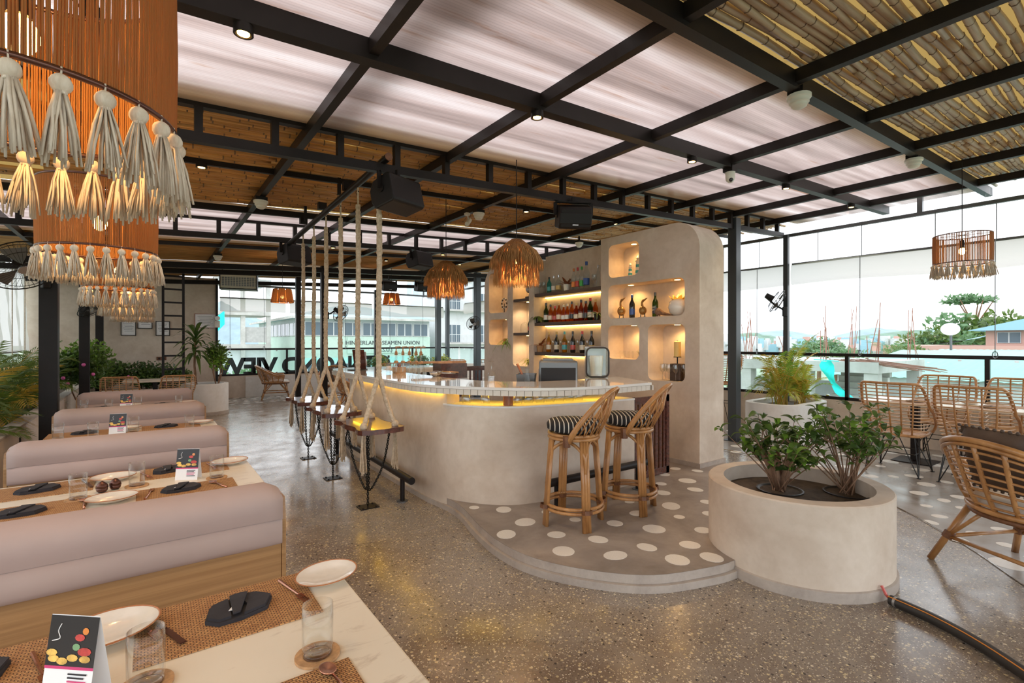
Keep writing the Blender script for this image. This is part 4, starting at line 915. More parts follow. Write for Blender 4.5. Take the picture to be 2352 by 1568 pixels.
# ================================================================== BOOTHS
BX0, BX1 = -.68, .458
def roll(m, z0, z1, y, bulge, x0, x1, sgn, nz=6, nx=14, seed=0):     # upholstered roll along X on the face y
    vs = []; fs = []; r = random.Random(seed)
    for i in range(nx + 1):
        f = i / nx; x = x0 + (x1 - x0) * f; e = min(1, min(f, 1 - f) * nx / 1.2) ** .5; wob = r.uniform(-.003, .003)
        for j in range(nz + 1):
            a = pi * j / nz; vs.append((x, y + sgn * (.012 + (bulge * e + wob) * sin(a)), (z0 + z1) / 2 - (z1 - z0) / 2 * cos(a) * (.97 + .03 * e)))
    for i in range(nx):
        for j in range(nz):
            q = (i * (nz + 1) + j, i * (nz + 1) + j + 1, (i + 1) * (nz + 1) + j + 1, (i + 1) * (nz + 1) + j); fs.append(q if sgn > 0 else q[::-1])
    m.add(vs, fs)
def make_bench():
    t = thing('booth_bench', '', 'bench', (0, 0, 0), 0, 'booth benches in a row'); T = .075
    MB().box(BX0, BX1, -T, T, .02, .85).build('back_board', 'oak', t, bevel=.004)
    for x in (BX0 - .008, BX1 + .008): MB().prism([(-T - .004, .0), (T + .004, .0), (T + .004, .74), (T - .015, .83), (-T + .015, .83), (-T - .004, .74)], x - .008, x + .008).xf(Matrix(((0, 0, 1, 0), (1, 0, 0, 0), (0, 1, 0, 0), (0, 0, 0, 1)))).build('end_panel', 'oak', t)
    vs = []; fs = []; n = 12; k = 24                # rounded upper cushion folded over the top
    for i in range(k + 1):
        f = i / k; x = BX0 + (BX1 - BX0) * f; e = min(1, min(f, 1 - f) * k / 1.0) ** .5
        for j in range(n + 1):
            s = j / n
            if s < .28: y, z = -T - .022 - .022 * sin(pi * s / .56) * e, .748 + .075 * s / .28
            elif s > .72: y, z = T + .022 + .022 * sin(pi * (1 - s) / .56) * e, .748 + .075 * (1 - s) / .28
            else:
                a = pi * (s - .28) / .44; y, z = -(T + .044) * cos(a) * (.9 + .1 * e), .823 + .062 * sin(a) * (.55 + .45 * e)
            vs.append((x, y, z))
    for i in range(k):
        for j in range(n): fs.append((i * (n + 1) + j, i * (n + 1) + j + 1, (i + 1) * (n + 1) + j + 1, (i + 1) * (n + 1) + j))
    fs += [tuple(range(n + 1))[::-1], tuple(k * (n + 1) + j for j in range(n + 1))]
    MB().add(vs, [f[::-1] for f in fs]).build('upper_cushion', 'fabric_blush', t, smooth=True)
    for sg in (-1, 1):
        m = MB(); roll(m, .640, .750, sg * T, .034, BX0, BX1, sg, seed=sg + 3); m.build('lower_cushion', 'fabric_blush', t, smooth=True)
        ys = sorted((sg * (T + .01), sg * .50)); MB().box(BX0 + .01, BX1 - .01, ys[0], ys[1], .36, .45).build('seat_pad', 'fabric_blush', t, bevel=.03)
        ys = sorted((sg * T, sg * .46)); MB().box(BX0 + .01, BX1 - .01, ys[0], ys[1], .02, .36).build('seat_box', 'oak', t)
    MB().box(BX0 + .03, BX1 - .03, -.40, .40, 0, .02).build('plinth', 'steel_black', t)
    return t
bn = make_bench(); bn.location = (0, 2.36, 0)
bl_ = ['blush padded booth bench behind the table with two glasses on cork coasters', 'blush padded booth bench behind the table with copper shakers', 'blush padded booth bench, third from the pendant over the marble table corner', 'blush padded booth bench closest to the rattan chairs and shrubs']
bn['label'] = bl_[0]
for y, l in zip((4.22, 6.02, 7.82), bl_[1:]): dup(bn, (0, y, 0), None, l)
TB = [(1.32, 'booth table before the widest view of blush bench'), (3.22, 'booth table with copper shakers'), (5.08, 'booth table, third in the row'), (6.95, 'booth table next to the rattan chairs')]
tl_ = ['cream stone booth table with a rust-rimmed plate on its corner', 'cream stone booth table carrying a pair of copper shakers', 'cream stone booth table, third along the row of benches', 'cream stone booth table, last before the rattan chairs']
def make_table():
    t = thing('booth_table', tl_[0], 'table', (-.075, 1.32, 0), 0, 'booth tables in a row')
    MB().box(-.575, .575, -.36, .36, .72, .75).build('table_top', 'table_marble', t, bevel=.006)
    MB().bar((0, 0, .02), (0, 0, .72), .08, .08).build('pedestal', 'steel_black', t); MB().box(-.25, .25, -.22, .22, 0, .02).build('base', 'steel_black', t)
    return t
tb = make_table()
for (y, _), l in zip(TB[1:], tl_[1:]): dup(tb, (-.075, y, 0), None, l)

ZT = .7505
on = ['on the corner-plate table', 'on the table with copper shakers', 'on the third booth table', 'on the last booth table']
mat_me = MB().box(-.21, .21, -.14, .14, 0, .003).mesh('placemat', 'woven_mat')
def placemat(x, y, ti, rz=0, d=''): tag(obj('placemat', mat_me, None, (x, y, ZT), (0, 0, rz)), 'brown woven placemat %s%s' % (on[ti], d), 'placemat', 'placemats ' + on[ti])
pl_me = MB().lathe([(.05, .0), (.055, .004), (.082, .013), (.098, .021), (.1, .024), (.096, .0235), (.078, .016), (.05, .009), (.001, .008)], 36, sx=1.0, sy=.86).mesh('plate', 'ceramic', True)
rim_me = MB().tube([(.1 * cos(i * pi / 18), .086 * sin(i * pi / 18), .024) for i in range(36)], .0019, 6, closed=True).mesh('rim', 'rust_rim', True)
def plate(x, y, ti, rz, d, s=1):
    t = thing('plate', 'cream oval plate with rust rim %s %s' % (d, on[ti]), 'plate', (x, y, ZT), rz); obj('dish', pl_me, t, sc=(s, s, s)); obj('painted_rim', rim_me, t, sc=(s, s, s))
def mk_glass():
    m = MB().open_lathe([(.0335, .0), (.0345, .004), (.035, .06), (.035, .118), (.0332, .118), (.0328, .05), (.031, .014), (.001, .0135)], 24); m.f.append(tuple(range(24))[::-1]); m.m.append(0); return m.mesh('glass', 'glass', True)
gl_me = mk_glass(); gb_me = MB().lathe([(.0325, .0005), (.0325, .009), (.001, .0105)], 20).mesh('glass_base', 'glass', True)
co_me = MB().disc((0, 0, 0), .051, .051, .006, 28).mesh('coaster', 'cork')
def glass(x, y, ti, d, coaster=True):
    z = ZT
    if coaster:
        c = tag(obj('coaster', co_me, None, (x, y, z)), 'cork coaster under the glass %s %s' % (d, on[ti]), 'coaster'); z += .0062
        MB().tube([(.03 * cos(i * pi / 8), .03 * sin(i * pi / 8), .0062) for i in range(16)], .0012, 4, closed=True).build('printed_ring', 'copper_dark', c)
    g = tag(obj('drinking_glass', gl_me, None, (x, y, z)), 'clear drinking glass %s %s' % (d, on[ti]), 'glass'); obj('thick_base', gb_me, g)
def mk_napkin():
    m = MB(); o = [(-.085, -.02), (-.06, .045), (0, .062), (.06, .045), (.088, .0), (.06, -.05), (-.01, -.062), (-.06, -.055)]
    m.prism(o, 0, .010); m.prism([(-.08, -.018), (-.055, .042), (-.012, .055), (-.03, -.05), (-.058, -.05)], .010, .017); m.prism([(.012, .057), (.058, .043), (.085, 0), (.055, -.048), (.0, -.056), (.02, -.01)], .010, .0175); return m
nk_me = mk_napkin().mesh('napkin', 'fabric_charcoal'); nf_me = MB().prism([(-.012, .055), (.012, .057), (.034, .05), (-.012, -.05), (-.030, -.05)], .0178, .0225).xf(Matrix.Translation((.004, 0, 0))).mesh('napkin_fold', 'fabric_charcoal')
nt_me = MB().prism([(-.03, -.022), (-.004, .012), (.006, .004), (-.004, -.028)], .0172, .0186).mesh('napkin_tag', 'paper')
tmp_ = text('TROPIC', .0075, 'magenta', None, Matrix.Translation((-.012, -.018, .0192)) @ Matrix.Rotation(.15, 4, 'Z'), 'tag', .0001); TG = tmp_.data; TG.transform(tmp_.matrix_local); bpy.data.objects.remove(tmp_)
def napkin(x, y, ti, rz, d):
    t = thing('folded_napkin', 'charcoal napkin with paper tag %s %s' % (d, on[ti]), 'napkin', (x, y, ZT + .003), rz); obj('cloth', nk_me, t); obj('fold', nf_me, t); g = obj('paper_tag', nt_me, t)
    if ti < 2: obj('tag_lettering', TG, g)
def mk_fork():
    m = MB().tube([(-.09, 0, .004), (0, 0, .005), (.04, 0, .006)], [.005, .0035, .003], 6); m.box(.04, .062, -.009, .009, .004, .007)
    for i in range(4): m.box(.06, .092, -.0085 + i * .005, -.006 + i * .005, .004, .0065)
    return m.mesh('fork', 'copper')
def mk_knife(): return MB().tube([(-.10, 0, .005), (0, 0, .005)], [.006, .0045], 6).box(0, .10, -.008, .006, .003, .006).mesh('knife', 'copper_dark')
def mk_spoon(): return MB().tube([(-.09, 0, .004), (.03, 0, .006)], [.005, .003], 6).lathe([(.001, .002), (.014, .004), (.018, .010), (.016, .010), (.001, .006)], 14, (.055, 0, 0), 0, 1.4, 1).mesh('spoon', 'copper', True)
fk, kf, sp = mk_fork(), mk_knife(), mk_spoon()
def cutlery(me, nm, x, y, ti, rz, d): tag(obj(nm, me, None, (x, y, ZT + .003), (0, 0, rz)), 'copper %s lying %s %s' % (nm, d, on[ti]), nm)
def card(x, y, ti, rz, d=''):
    t = thing('tent_card', 'small folded menu card with a food photo %s' % on[ti], 'card', (x, y, ZT), rz); t.scale = (1.45, 1.45, 1.42); h, w, e = .115, .078, .018     # picture side looks along local -Y
    M = lambda z0, z1, f: [(-w / 2, -e + (e / h) * z0 - f, z0), (w / 2, -e + (e / h) * z0 - f, z0), (w / 2, -e + (e / h) * z1 - f, z1), (-w / 2, -e + (e / h) * z1 - f, z1)]
    MB().add(M(0, h, 0), [(0, 1, 2, 3)]).add([(-w / 2, e, 0), (w / 2, e, 0), (w / 2, 0, h), (-w / 2, 0, h)], [(0, 3, 2, 1)]).build('sheet', 'paper', t)
    MB().add(M(.045, h - .001, .0006), [(0, 1, 2, 3)]).build('photo_print', 'card_black', t); MB().add(M(.041, .045, .0007), [(0, 1, 2, 3)]).build('stripe', 'magenta', t)
    def spot(px, pz, rx, rz_, mat, nm, n=10):
        y = -e + (e / h) * pz - .0012; MB().add([(px + rx * cos(2 * pi * i / n), y + (e / h) * rz_ * sin(2 * pi * i / n), pz + rz_ * sin(2 * pi * i / n)) for i in range(n)], [tuple(range(n))]).build(nm, mat, t)
    for q, s_ in ((-.026, .055), (-.012, .052), (.004, .057), (.024, .056), (-.03, .063)): spot(q, s_, .009, .005, 'gold_food', 'printed_dish')
    spot(.022, .066, .011, .006, 'red_food', 'printed_dish'); spot(.008, .072, .006, .005, 'green_food', 'printed_dish'); spot(.012, .085, .008, .005, 'red_food', 'printed_drink'); spot(.020, .094, .005, .005, 'cap_orange', 'printed_garnish')
    pts = smoothline([(-.032, 0, .079), (-.02, 0, .083), (-.024, 0, .093), (-.02, 0, .103)], 4); MB().tube([(p.x, -e + (e / h) * p.z - .0012, p.z) for p in pts], .0007, 4).build('printed_swirl', 'paper', t)
    for i in range(5): z = .034 - i * .005; MB().add([(-.0, -e + (e / h) * z - .001, z), (.03 - .004 * (i % 2), -e + (e / h) * z - .001, z), (.03 - .004 * (i % 2), -e + (e / h) * (z + .0022) - .001, z + .0022), (0, -e + (e / h) * (z + .0022) - .001, z + .0022)], [(0, 1, 2, 3)]).build('text_line', 'magenta' if i in (2, 3) else 'fabric_charcoal', t)
R_ = radians
# corner-plate table
placemat(.18, 1.552, 0, 0, ', under the flat black napkin'); placemat(-.31, 1.56, 0, 0, ', behind the tent card'); placemat(.17, 1.03, 0, 0, ', under the spoon'); 
plate(.452, 1.60, 0, R_(20), 'perched at the aisle corner', .95); plate(-.085, 1.615, 0, R_(10), 'beside the tent card', 1.1)
glass(.324, 1.222, 0, 'near the aisle'); glass(-.005, 1.335, 0, 'next to the tent card'); napkin(.20, 1.555, 0, R_(8), 'lying flat'); napkin(-.34, 1.58, 0, R_(20), 'behind the tent card')
card(-.125, 1.405, 0, R_(-42)); cutlery(fk, 'fork', .345, 1.575, 0, R_(-78), 'beside the corner plate'); cutlery(kf, 'knife', .035, 1.555, 0, R_(-70), 'left of the napkin'); cutlery(fk, 'fork', -.008, 1.60, 0, R_(-72), 'behind the glass'); cutlery(fk, 'fork', -.20, 1.54, 0, R_(-75), 'behind the tent card'); cutlery(sp, 'spoon', .335, 1.09, 0, R_(100), 'on the aisle-side mat')
# table with shakers
for x, y, d in ((.17, 3.45, ', below the overlapping napkins'), (-.44, 3.40, ', by the outer glass'), (.16, 2.96, ', against the near bench'), (-.44, 2.99, ', under the bow-shaped napkin')): placemat(x, y, 1, 0, d)
plate(-.155, 3.43, 1, 0, 'toward the middle glass'); plate(-.14, 2.98, 1, 0, 'before the shakers'); plate(.40, 3.46, 1, R_(15), 'at the aisle corner')
glass(-.27, 3.10, 1, 'beside the shakers'); glass(-.05, 3.21, 1, 'between the two plates'); glass(.30, 3.14, 1, 'near the aisle plate')
napkin(-.45, 3.40, 1, R_(5), 'by the outer glass'); napkin(-.45, 2.99, 1, R_(-5), 'tied like a bow'); napkin(.09, 3.47, 1, R_(20), 'behind the tent card'); napkin(.13, 3.0, 1, R_(0), 'before the tent card'); card(.175, 3.22, 1, R_(-30))
cutlery(fk, 'fork', -.015, 3.42, 1, R_(-75), 'by the middle glass'); cutlery(kf, 'knife', -.26, 3.40, 1, R_(-75), 'by the outer napkin'); cutlery(fk, 'fork', -.0, 2.99, 1, R_(80), 'beside the near plate'); cutlery(sp, 'spoon', .29, 2.98, 1, R_(110), 'by the aisle glass'); cutlery(sp, 'spoon', -.24, 2.99, 1, R_(95), 'by the bow napkin'); cutlery(fk, 'fork', .30, 3.44, 1, R_(-80), 'by the aisle plate')
for x, y, d in ((-.188, 3.185, 'salt shaker, a drop-shaped copper one nearer the glass'), (-.138, 3.215, 'pepper shaker, a drop-shaped copper one nearer the middle coaster')):
    t = thing('shaker', d, 'shaker', (x, y, ZT)); MB().lathe([(.014, 0), (.022, .008), (.0255, .024)], 18).build('cup', 'copper_dark', t, smooth=True); MB().lathe([(.0258, .0245), (.023, .038), (.012, .050), (.003, .056)], 18).build('cap', 'copper_dark', t, smooth=True)
# third and last tables
for ti, y0 in ((2, 5.08), (3, 6.95)):
    for x, y, d in ((.16, .2, ', aisle side by the far bench'), (-.44, .2, ', planter side by the far bench'), (.16, -.2, ', aisle side by the near bench'), (-.44, -.2, ', planter side by the near bench')): placemat(x, y0 + y, ti, 0, d)
    card(-.20, y0 + .05, ti, R_(-15))
    for x, y, d in ((-.56, .02, 'at the planter end'), (-.35, -.05, 'beside the tent card'), (-.10, .06, 'aisle side of the tent card'), (.28, -.03, 'near the aisle')): glass(x, y0 + y, ti, d)
    napkin(.12, y0 + .2, ti, 0, 'aisle side'); napkin(-.42, y0 + .2, ti, 0, 'planter side'); plate(.38, y0 + .24, ti, 0, 'near the aisle'); plate(-.15, y0 + .24, ti, 0, 'behind the tent card')

# ================================================================== PENDANTS
def tassel_mesh(L, seed, n=30, mat='yarn'):
    r = random.Random(seed); m = MB(); m.ball((0, 0, -.014 * L / .13), .0145 * L / .13, 10, 7); s = L / .13
    m.lathe([(.008 * s, -.024 * s), (.0085 * s, -.03 * s)], 8)
    for i in range(n):
        a = r.uniform(0, 6.28); q = r.uniform(.35, 1.15); tw = r.uniform(-.4, .4); le = L * r.uniform(.88, 1.06)
        m.tube([(.006 * s * q * cos(a), .006 * s * q * sin(a), -.026 * s), (.014 * s * q * cos(a + tw * .3), .014 * s * q * sin(a + tw * .3), -.055 * s), (.020 * s * q * cos(a + tw), .020 * s * q * sin(a + tw), -.09 * s), (.025 * s * q * cos(a + tw), .025 * s * q * sin(a + tw), -le)], [.0026 * s, .0028 * s, .0026 * s, .002 * s], 3)
    m.tube([(0, 0, .012 * s), (0, 0, -.004)], .0016, 4)
    return m.mesh('tassel', mat, True)
TS = [tassel_mesh(.135, i) for i in range(4)]
def fringe_lamp(x, y, z, R, h, label, zc, nt=26, cord='cord_amber', gap=1.0, energy=10, ncord=230, group=None):
    t = thing('fringe_pendant', label, 'pendant lamp', (x, y, z), RND.uniform(0, 1), group); m = MB(); r = random.Random(3)
    for i in range(ncord):
        a = 2 * pi * i / ncord + r.uniform(-.004, .004); q = R * pi / ncord * gap * r.uniform(.88, 1.12)
        if gap < .9 and r.random() < .14: continue
        m.tube([(R * cos(a), R * sin(a), 0), ((R + .002) * cos(a + r.uniform(-.006, .006)), (R + .002) * sin(a), h * .5), (R * cos(a), R * sin(a), h)], q * .9, 4, cap=False)
    m.build('cord_shade', cord, t, smooth=True)
    for zz in (0, h): MB().tube([(R * cos(i * pi / 24), R * sin(i * pi / 24), zz) for i in range(48)], .0055, 6, closed=True).build('ring', 'copper_dark', t, smooth=True)
    for i in range(nt):
        a = 2 * pi * (i + .3) / nt; obj('tassel', TS[i % 4], t, ((R + .003) * cos(a), (R + .003) * sin(a), -.008), (RND.uniform(-.06, .06), RND.uniform(-.06, .06), i * 1.7))
    for a in (0, pi / 3, 2 * pi / 3): MB().tube([(R * cos(a), R * sin(a), h), (-R * cos(a), -R * sin(a), h)], .003, 5).build('spoke', 'iron_chain', t)
    MB().lathe([(.018, h * .55), (.02, h * .80), (.008, h * .86)], 10).build('bulb_holder', 'black_plastic', t, smooth='auto')
    MB().ball((0, 0, h * .44), .03, 12, 8, 0, 1.2).build('bulb', 'bulb', t, smooth=True)
    MB().tube([(0, 0, h * .85), (0, 0, zc - z)], .004, 5).build('cable', 'black_plastic', t)
    lamp('bulb_light', 'POINT', (0, 0, h * .44), energy, (1, .58, .22), .04, t); return t
LB = [(1.25, 1.92), (3.08, 1.93), (4.97, 1.92), (6.85, 1.92), (8.75, 1.92)]
fl = ['orange cord drum pendant with cream tassels over the corner-plate table', 'orange cord drum pendant with cream tassels over the table with shakers', 'orange cord drum pendant with cream tassels over the third booth table', 'orange cord drum pendant with cream tassels over the last booth table', 'orange cord drum pendant with cream tassels by the rattan chairs']
for (y, z), l in zip(LB, fl): fringe_lamp(-.19, y, z, .235 if y < 2 else .225, .31, l, zr(-.2) - .03, ncord=330 if y < 2 else 230, group='fringed pendants in a row')
fringe_lamp(6.98, 1.39, 2.33, .24, .30, 'tan cord drum pendant with tassels above the window dining tables', 3.42, 24, 'cord_tan', .62, 5, 110)
def grass_pendant(x, y, z, label, zc):
    t = thing('grass_pendant', label, 'pendant lamp', (x, y, z), 0, 'dried grass pendants over the bar'); r = random.Random(int(y * 10))
    for nm, n, z0, r0, r1, z1, flare in (('upper_thatch', 900, .40, .05, .25, .12, .03), ('lower_thatch', 800, .25, .18, .215, -.03, .02)):
        m = MB()
        for i in range(n):
            a = r.uniform(0, 6.28); s = r.uniform(.85, 1.05); dz = r.uniform(-.03, .03); e = r.uniform(-.05, .05); rm = r0 + (r1 - r0) * .7
            m.tube([(r0 * cos(a), r0 * sin(a), z0), (rm * s * cos(a), rm * s * sin(a), z0 - (z0 - z1) * .40), (r1 * s * cos(a + e), r1 * s * sin(a + e), z0 - (z0 - z1) * .78), ((r1 + .005) * s * cos(a + e), (r1 + .005) * s * sin(a + e), z1 + dz)], [.0026, .0026, .0022, .001], 3)
        m.build(nm, 'grass_fibre', t, smooth=True)
    m = MB().open_lathe([(.05, .395), (.12, .35), (.19, .27), (.215, .17)], 20); m.build('inner_frame', 'cord_amber', t, smooth=True)
    MB().ball((0, 0, .2), .035, 12, 8).build('bulb', 'bulb', t, smooth=True); MB().tube([(0, 0, .38), (0, 0, zc - z)], .0045, 5).build('cable', 'black_plastic', t); MB().disc((0, 0, .39), .05, .05, .01).build('cap', 'grass_fibre', t)
    lamp('bulb_light', 'POINT', (0, 0, .12), 12, (1, .6, .28), .05, t)
grass_pendant(2.88, 3.84, 2.09, 'shaggy dried-grass pendant over the curved end of the bar', zr(2.88) - .012); grass_pendant(2.89, 5.27, 2.07, 'shaggy dried-grass pendant farther along the bar beside the spray bottles', zr(2.89) - .012)
def drum(x, y, z, label):
    t = thing('drum_pendant', label, 'pendant lamp', (x, y, z)); m = MB(); n = 70
    for i in range(n):
        a = 2 * pi * i / n
        if i % 9 == 0: continue
        m.tube([(.21 * cos(a), .21 * sin(a), 0), (.165 * cos(a), .165 * sin(a), .27)], .0085, 4, cap=False)
    m.build('cord_shade', 'cord_amber', t)
    for r_, zz in ((.21, 0), (.165, .27)): MB().tube([(r_ * cos(i * pi / 12), r_ * sin(i * pi / 12), zz) for i in range(24)], .005, 5, closed=True).build('ring', 'copper_dark', t)
    MB().ball((0, 0, .12), .04, 10, 8).build('bulb', 'bulb', t, smooth=True); MB().tube([(0, 0, .15), (0, 0, zr(x) - .02 - z)], .005, 5).build('cable', 'black_plastic', t); lamp('bulb_light', 'POINT', (0, 0, .08), 5, (1, .6, .25), .05, t)
drum(2.18, 10.82, 2.29, 'tapered amber cord pendant left of the black post, near the air conditioner'); drum(4.84, 11.6, 2.42, 'tapered amber cord pendant right of the swing ropes by the back glass')

# ================================================================== RATTAN SEATS
def make_dining_chair(name, leg_h=.44, H=1.03, wire=True):
    t = thing(name, '', 'chair', (0, 0, 0)); zb = leg_h; S_ = H - zb
    def yb(z): return .20 + .13 * max(0, (z - zb)) / S_
    def wd(z): s = (z - zb) / S_; return .235 + .07 * min(1, s * 1.6)
    for i in range(15):
        z = zb + .02 + (S_ - .05) * i / 14; s = (z - zb) / S_; w = wd(z); y = yb(z); arm = .42 if s < .25 else max(.03, .42 - .62 * (s - .25) / .33 * .65) if s < .6 else .03
        P = smoothline([(-w, y - arm, z - (.02 if s < .6 else 0)), (-w * 1.02, y - .06, z), (-w * .82, y, z), (0, y + .035, z), (w * .82, y, z), (w * 1.02, y - .06, z), (w, y - arm, z - (.02 if s < .6 else 0))], 3)
        MB().tube(P, .0065, 5).build('back_rod', 'rattan_light', t, smooth=True)
    fr = smoothline([(-.25, -.24, zb + .01), (-.285, -.23, zb + .10), (-.31, -.05, zb + .24), (-.312, .12, zb + S_ * .56), (-.30, .20, zb + S_ * .78), (-.27, .29, H - .015), (-.2, .335, H), (0, .365, H), (.2, .335, H), (.27, .29, H - .015), (.30, .20, zb + S_ * .78), (.312, .12, zb + S_ * .56), (.31, -.05, zb + .24), (.285, -.23, zb + .10), (.25, -.24, zb + .01)], 4)
    MB().tube(fr, .015, 7).build('back_frame', 'rattan', t, smooth=True)
    for x in (-.2, -.1, 0, .1, .2): MB().tube([(x * .9, yb(zb) + .03 - abs(x) * .1, zb), (x * 1.05, yb(zb + S_ * .5) + .045 - abs(x) * .12, zb + S_ * .5), (x * 1.1, .365 - abs(x) * .16, H - .005)], .009, 6).build('back_stave', 'rattan', t, smooth=True)
    MB().tube([tuple((x, y, zb + .005)) for x, y in rrect(-.25, .25, -.25, .23, .1, 4)], .014, 7, closed=True).build('seat_ring', 'rattan', t, smooth=True)
    for i in range(12): y = -.22 + i * .039; MB().tube([(-.235, y, zb + .012), (0, y, zb + .004), (.235, y, zb + .012)], .007, 5).build('seat_rod', 'rattan_light', t)
    if wire:
        for sx in (-1, 1):
            for sy in (-1, 1):
                f = (sx * .25, sy * .25, .004); m = MB()
                for q in ((sx * .20, sy * .20, zb), (sx * .06, sy * .21, zb), (sx * .21, sy * .05, zb)): m.tube([f, q], .0055, 5)
                m.disc((f[0], f[1], 0), .02, .02, .006, 10); m.build('wire_leg', 'iron_chain', t)
        MB().tube([(-.2, -.2, zb * .55), (.2, -.2, zb * .55), (.2, .2, zb * .55), (-.2, .2, zb * .55)], .005, 5, closed=True).build('stretcher', 'iron_chain', t)
    return t
ch = make_dining_chair('dining_chair'); ch.location = (7.0, 1.95, .004); ch.rotation_euler = (0, 0, radians(90)); ch['label'] = 'rattan wire-legged dining chair closest to the yellow palm box, back turned to the bar'; ch['group'] = 'rattan dining chairs at the window table'
def chair_at(x, y, rz, label, group=None, s=1, src=ch, z=.004):
    o = dup(src, (x, y, z), radians(rz), label, group)
    o.scale = (s, s, s); return o
gw = 'rattan dining chairs at the window table'
chair_at(7.02, 1.28, 88, 'rattan wire-legged dining chair behind the lounge chair cushion, back turned to the bar', gw)
chair_at(7.02, .58, 92, 'rattan wire-legged dining chair half cut off beyond the lounge chair', gw)
chair_at(8.32, 1.86, -90, 'rattan wire-legged dining chair against the window glass, facing the palm side chair', gw)
chair_at(8.32, 1.16, -90, 'rattan wire-legged dining chair against the window glass beside the railing baluster', gw)
gl2 = 'rattan chairs past the booths'
chair_at(-.40, 11.1, 178, 'rattan chair beyond the last booth, next to the flowering shrub', gl2, .86, z=0); chair_at(.42, 11.0, 184, 'rattan chair beyond the last booth, next to the dracaena planter', gl2, .86, z=0)
gf = 'rattan chairs near the white sofa'
for x, y, rz, l in ((5.0, 12.6, 200, 'round-backed rattan chair seen over the bar top by the menu stand'), (5.85, 12.9, 170, 'round-backed rattan chair seen over the bar top by the spray bottles'), (7.9, 13.7, 150, 'rattan chair behind the white sofa, near the leafy pots'), (8.3, 12.9, -70, 'rattan chair against the glass next to the white sofa')): chair_at(x, y, rz, l, gf, .9, z=.004)
hs = make_dining_chair('high_chair', .74, 1.25); hs.location = (8.38, 4.98, .004); hs.rotation_euler = (0, 0, radians(-80)); hs['label'] = 'tall rattan wire-legged chair behind the niche wall by the window'

def dining_table(x, y, lx, ly, label, nped=1, rot=0, top='table_marble', z=0.004):
    t = thing('dining_table', label, 'table', (x, y, z), rot); MB().box(-lx, lx, -ly, ly, .72, .75).build('table_top', top, t, bevel=.006)
    for s in ((0,) if nped == 1 else (-.55, .55)):
        MB().bar((0, ly * s, .02), (0, ly * s, .72), .08, .08).build('pedestal', 'steel_black', t); MB().box(-.2, .2, ly * s - .2, ly * s + .2, 0, .012).build('base_plate', 'steel_black', t)
    return t
dining_table(7.72, 1.40, .34, 1.05, 'cream stone dining table between rattan chairs by the window', 2)
dining_table(.10, 12.0, .5, .34, 'cream stone table past the booths by the dracaena', z=0); dining_table(6.6, 13.1, .4, .4, 'stone cafe table beside the white sofa'); dining_table(4.5, 13.4, .3, .3, 'small stone table by the lettered glass', z=.0)
on.append('on the window dining table')
def zset(dx, z):
    global ZT
    ZT = z
zset(0, .7545)
for x, y, d in ((7.55, 1.95, ', by the palm side chair'), (7.55, 1.28, ', by the cushioned side'), (7.9, 1.85, ', glass side'), (7.9, 1.16, ', glass side by the baluster')): placemat(x, y, 4, pi / 2, d)
napkin(7.9, 1.85, 4, 1.4, 'glass side'); napkin(7.57, 1.95, 4, 1.6, 'palm side'); napkin(7.57, 1.28, 4, 1.6, 'cushion side'); glass(7.72, 1.60, 4, 'middle', False); glass(7.75, 1.0, 4, 'end', False); plate(7.88, 1.5, 4, 0, 'middle'); card(7.72, 1.78, 4, 1.2)
zset(0, .7505)

def make_lounge():
    t = thing('lounge_chair', '', 'chair', (0, 0, 0)); zs = .40
    def ring(th, k):         # k 0 = seat ring, 1 = rim; th from the front left round the back to the front right
        c, s = cos(th), sin(th); r = .27 + .09 * k ** .7; z = zs + k * (.13 + .24 * max(0, s) ** 1.1 + .06); y = r * s * 1.05 + .06 * k * max(0, s); return Vector((r * 1.02 * c, y, z))
    th0, th1 = -.5, pi + .5
    MB().tube([ring(th0 + (th1 - th0) * i / 36, 1) for i in range(37)], .017, 8).build('rim', 'rattan', t, smooth=True)
    MB().tube([ring(th0 + (th1 - th0) * i / 36, 1) + Vector((0, 0, -.028)) for i in range(37)], .012, 7).build('rim_lower', 'rattan', t, smooth=True)
    for j in range(1, 9): MB().tube([ring(th0 + (th1 - th0) * i / 30, j / 9.5) for i in range(31)], .0075, 6).build('rail_rod', 'rattan', t, smooth=True)
    for i in range(13):
        th = th0 + (th1 - th0) * i / 12; MB().tube([ring(th, k / 4) * 1.0 for k in range(5)], .012, 6).build('rib', 'rattan', t, smooth=True)
    for z, r in ((zs - .02, .275), (zs + .01, .285)): MB().tube([(r * cos(i * pi / 14), r * 1.05 * sin(i * pi / 14), z) for i in range(28)], .016, 7, closed=True).build('seat_ring', 'rattan_wrap' if z < zs else 'rattan', t, smooth=True)
    MB().lathe([(.05, zs - .01), (.27, zs - .005), (.285, zs + .02), (.275, zs + .05), (.001, zs + .062)], 24).build('seat_cushion', 'fabric_ivory', t, smooth=True)
    feet = [(-.34, -.30), (.34, -.30), (.34, .30), (-.34, .30)]
    for x, y in feet:
        lg = MB().tube([(x, y, 0), (x * .62, y * .62, zs - .02)], .018, 8).build('leg', 'rattan', t, smooth=True); MB().tube([(x * .84, y * .84, .155), (x * .80, y * .80, .195)], .027, 8).build('binding', 'rattan_wrap', lg)
        MB().tube([(x * .84, y * .84, .16), (x * .30, y * .80, zs - .03)], .011, 6).build('leg_brace', 'rattan', t, smooth=True); MB().tube([(x * .84, y * .84, .16), (x * .80, y * .30, zs - .03)], .011, 6).build('leg_brace', 'rattan', t, smooth=True)
    for (x0, y0), (x1, y1) in zip(feet, feet[1:] + feet[:1]): MB().tube([(x0 * .83, y0 * .83, .165), (x1 * .83, y1 * .83, .165)], .012, 7).build('stretcher', 'rattan', t, smooth=True)
    return t
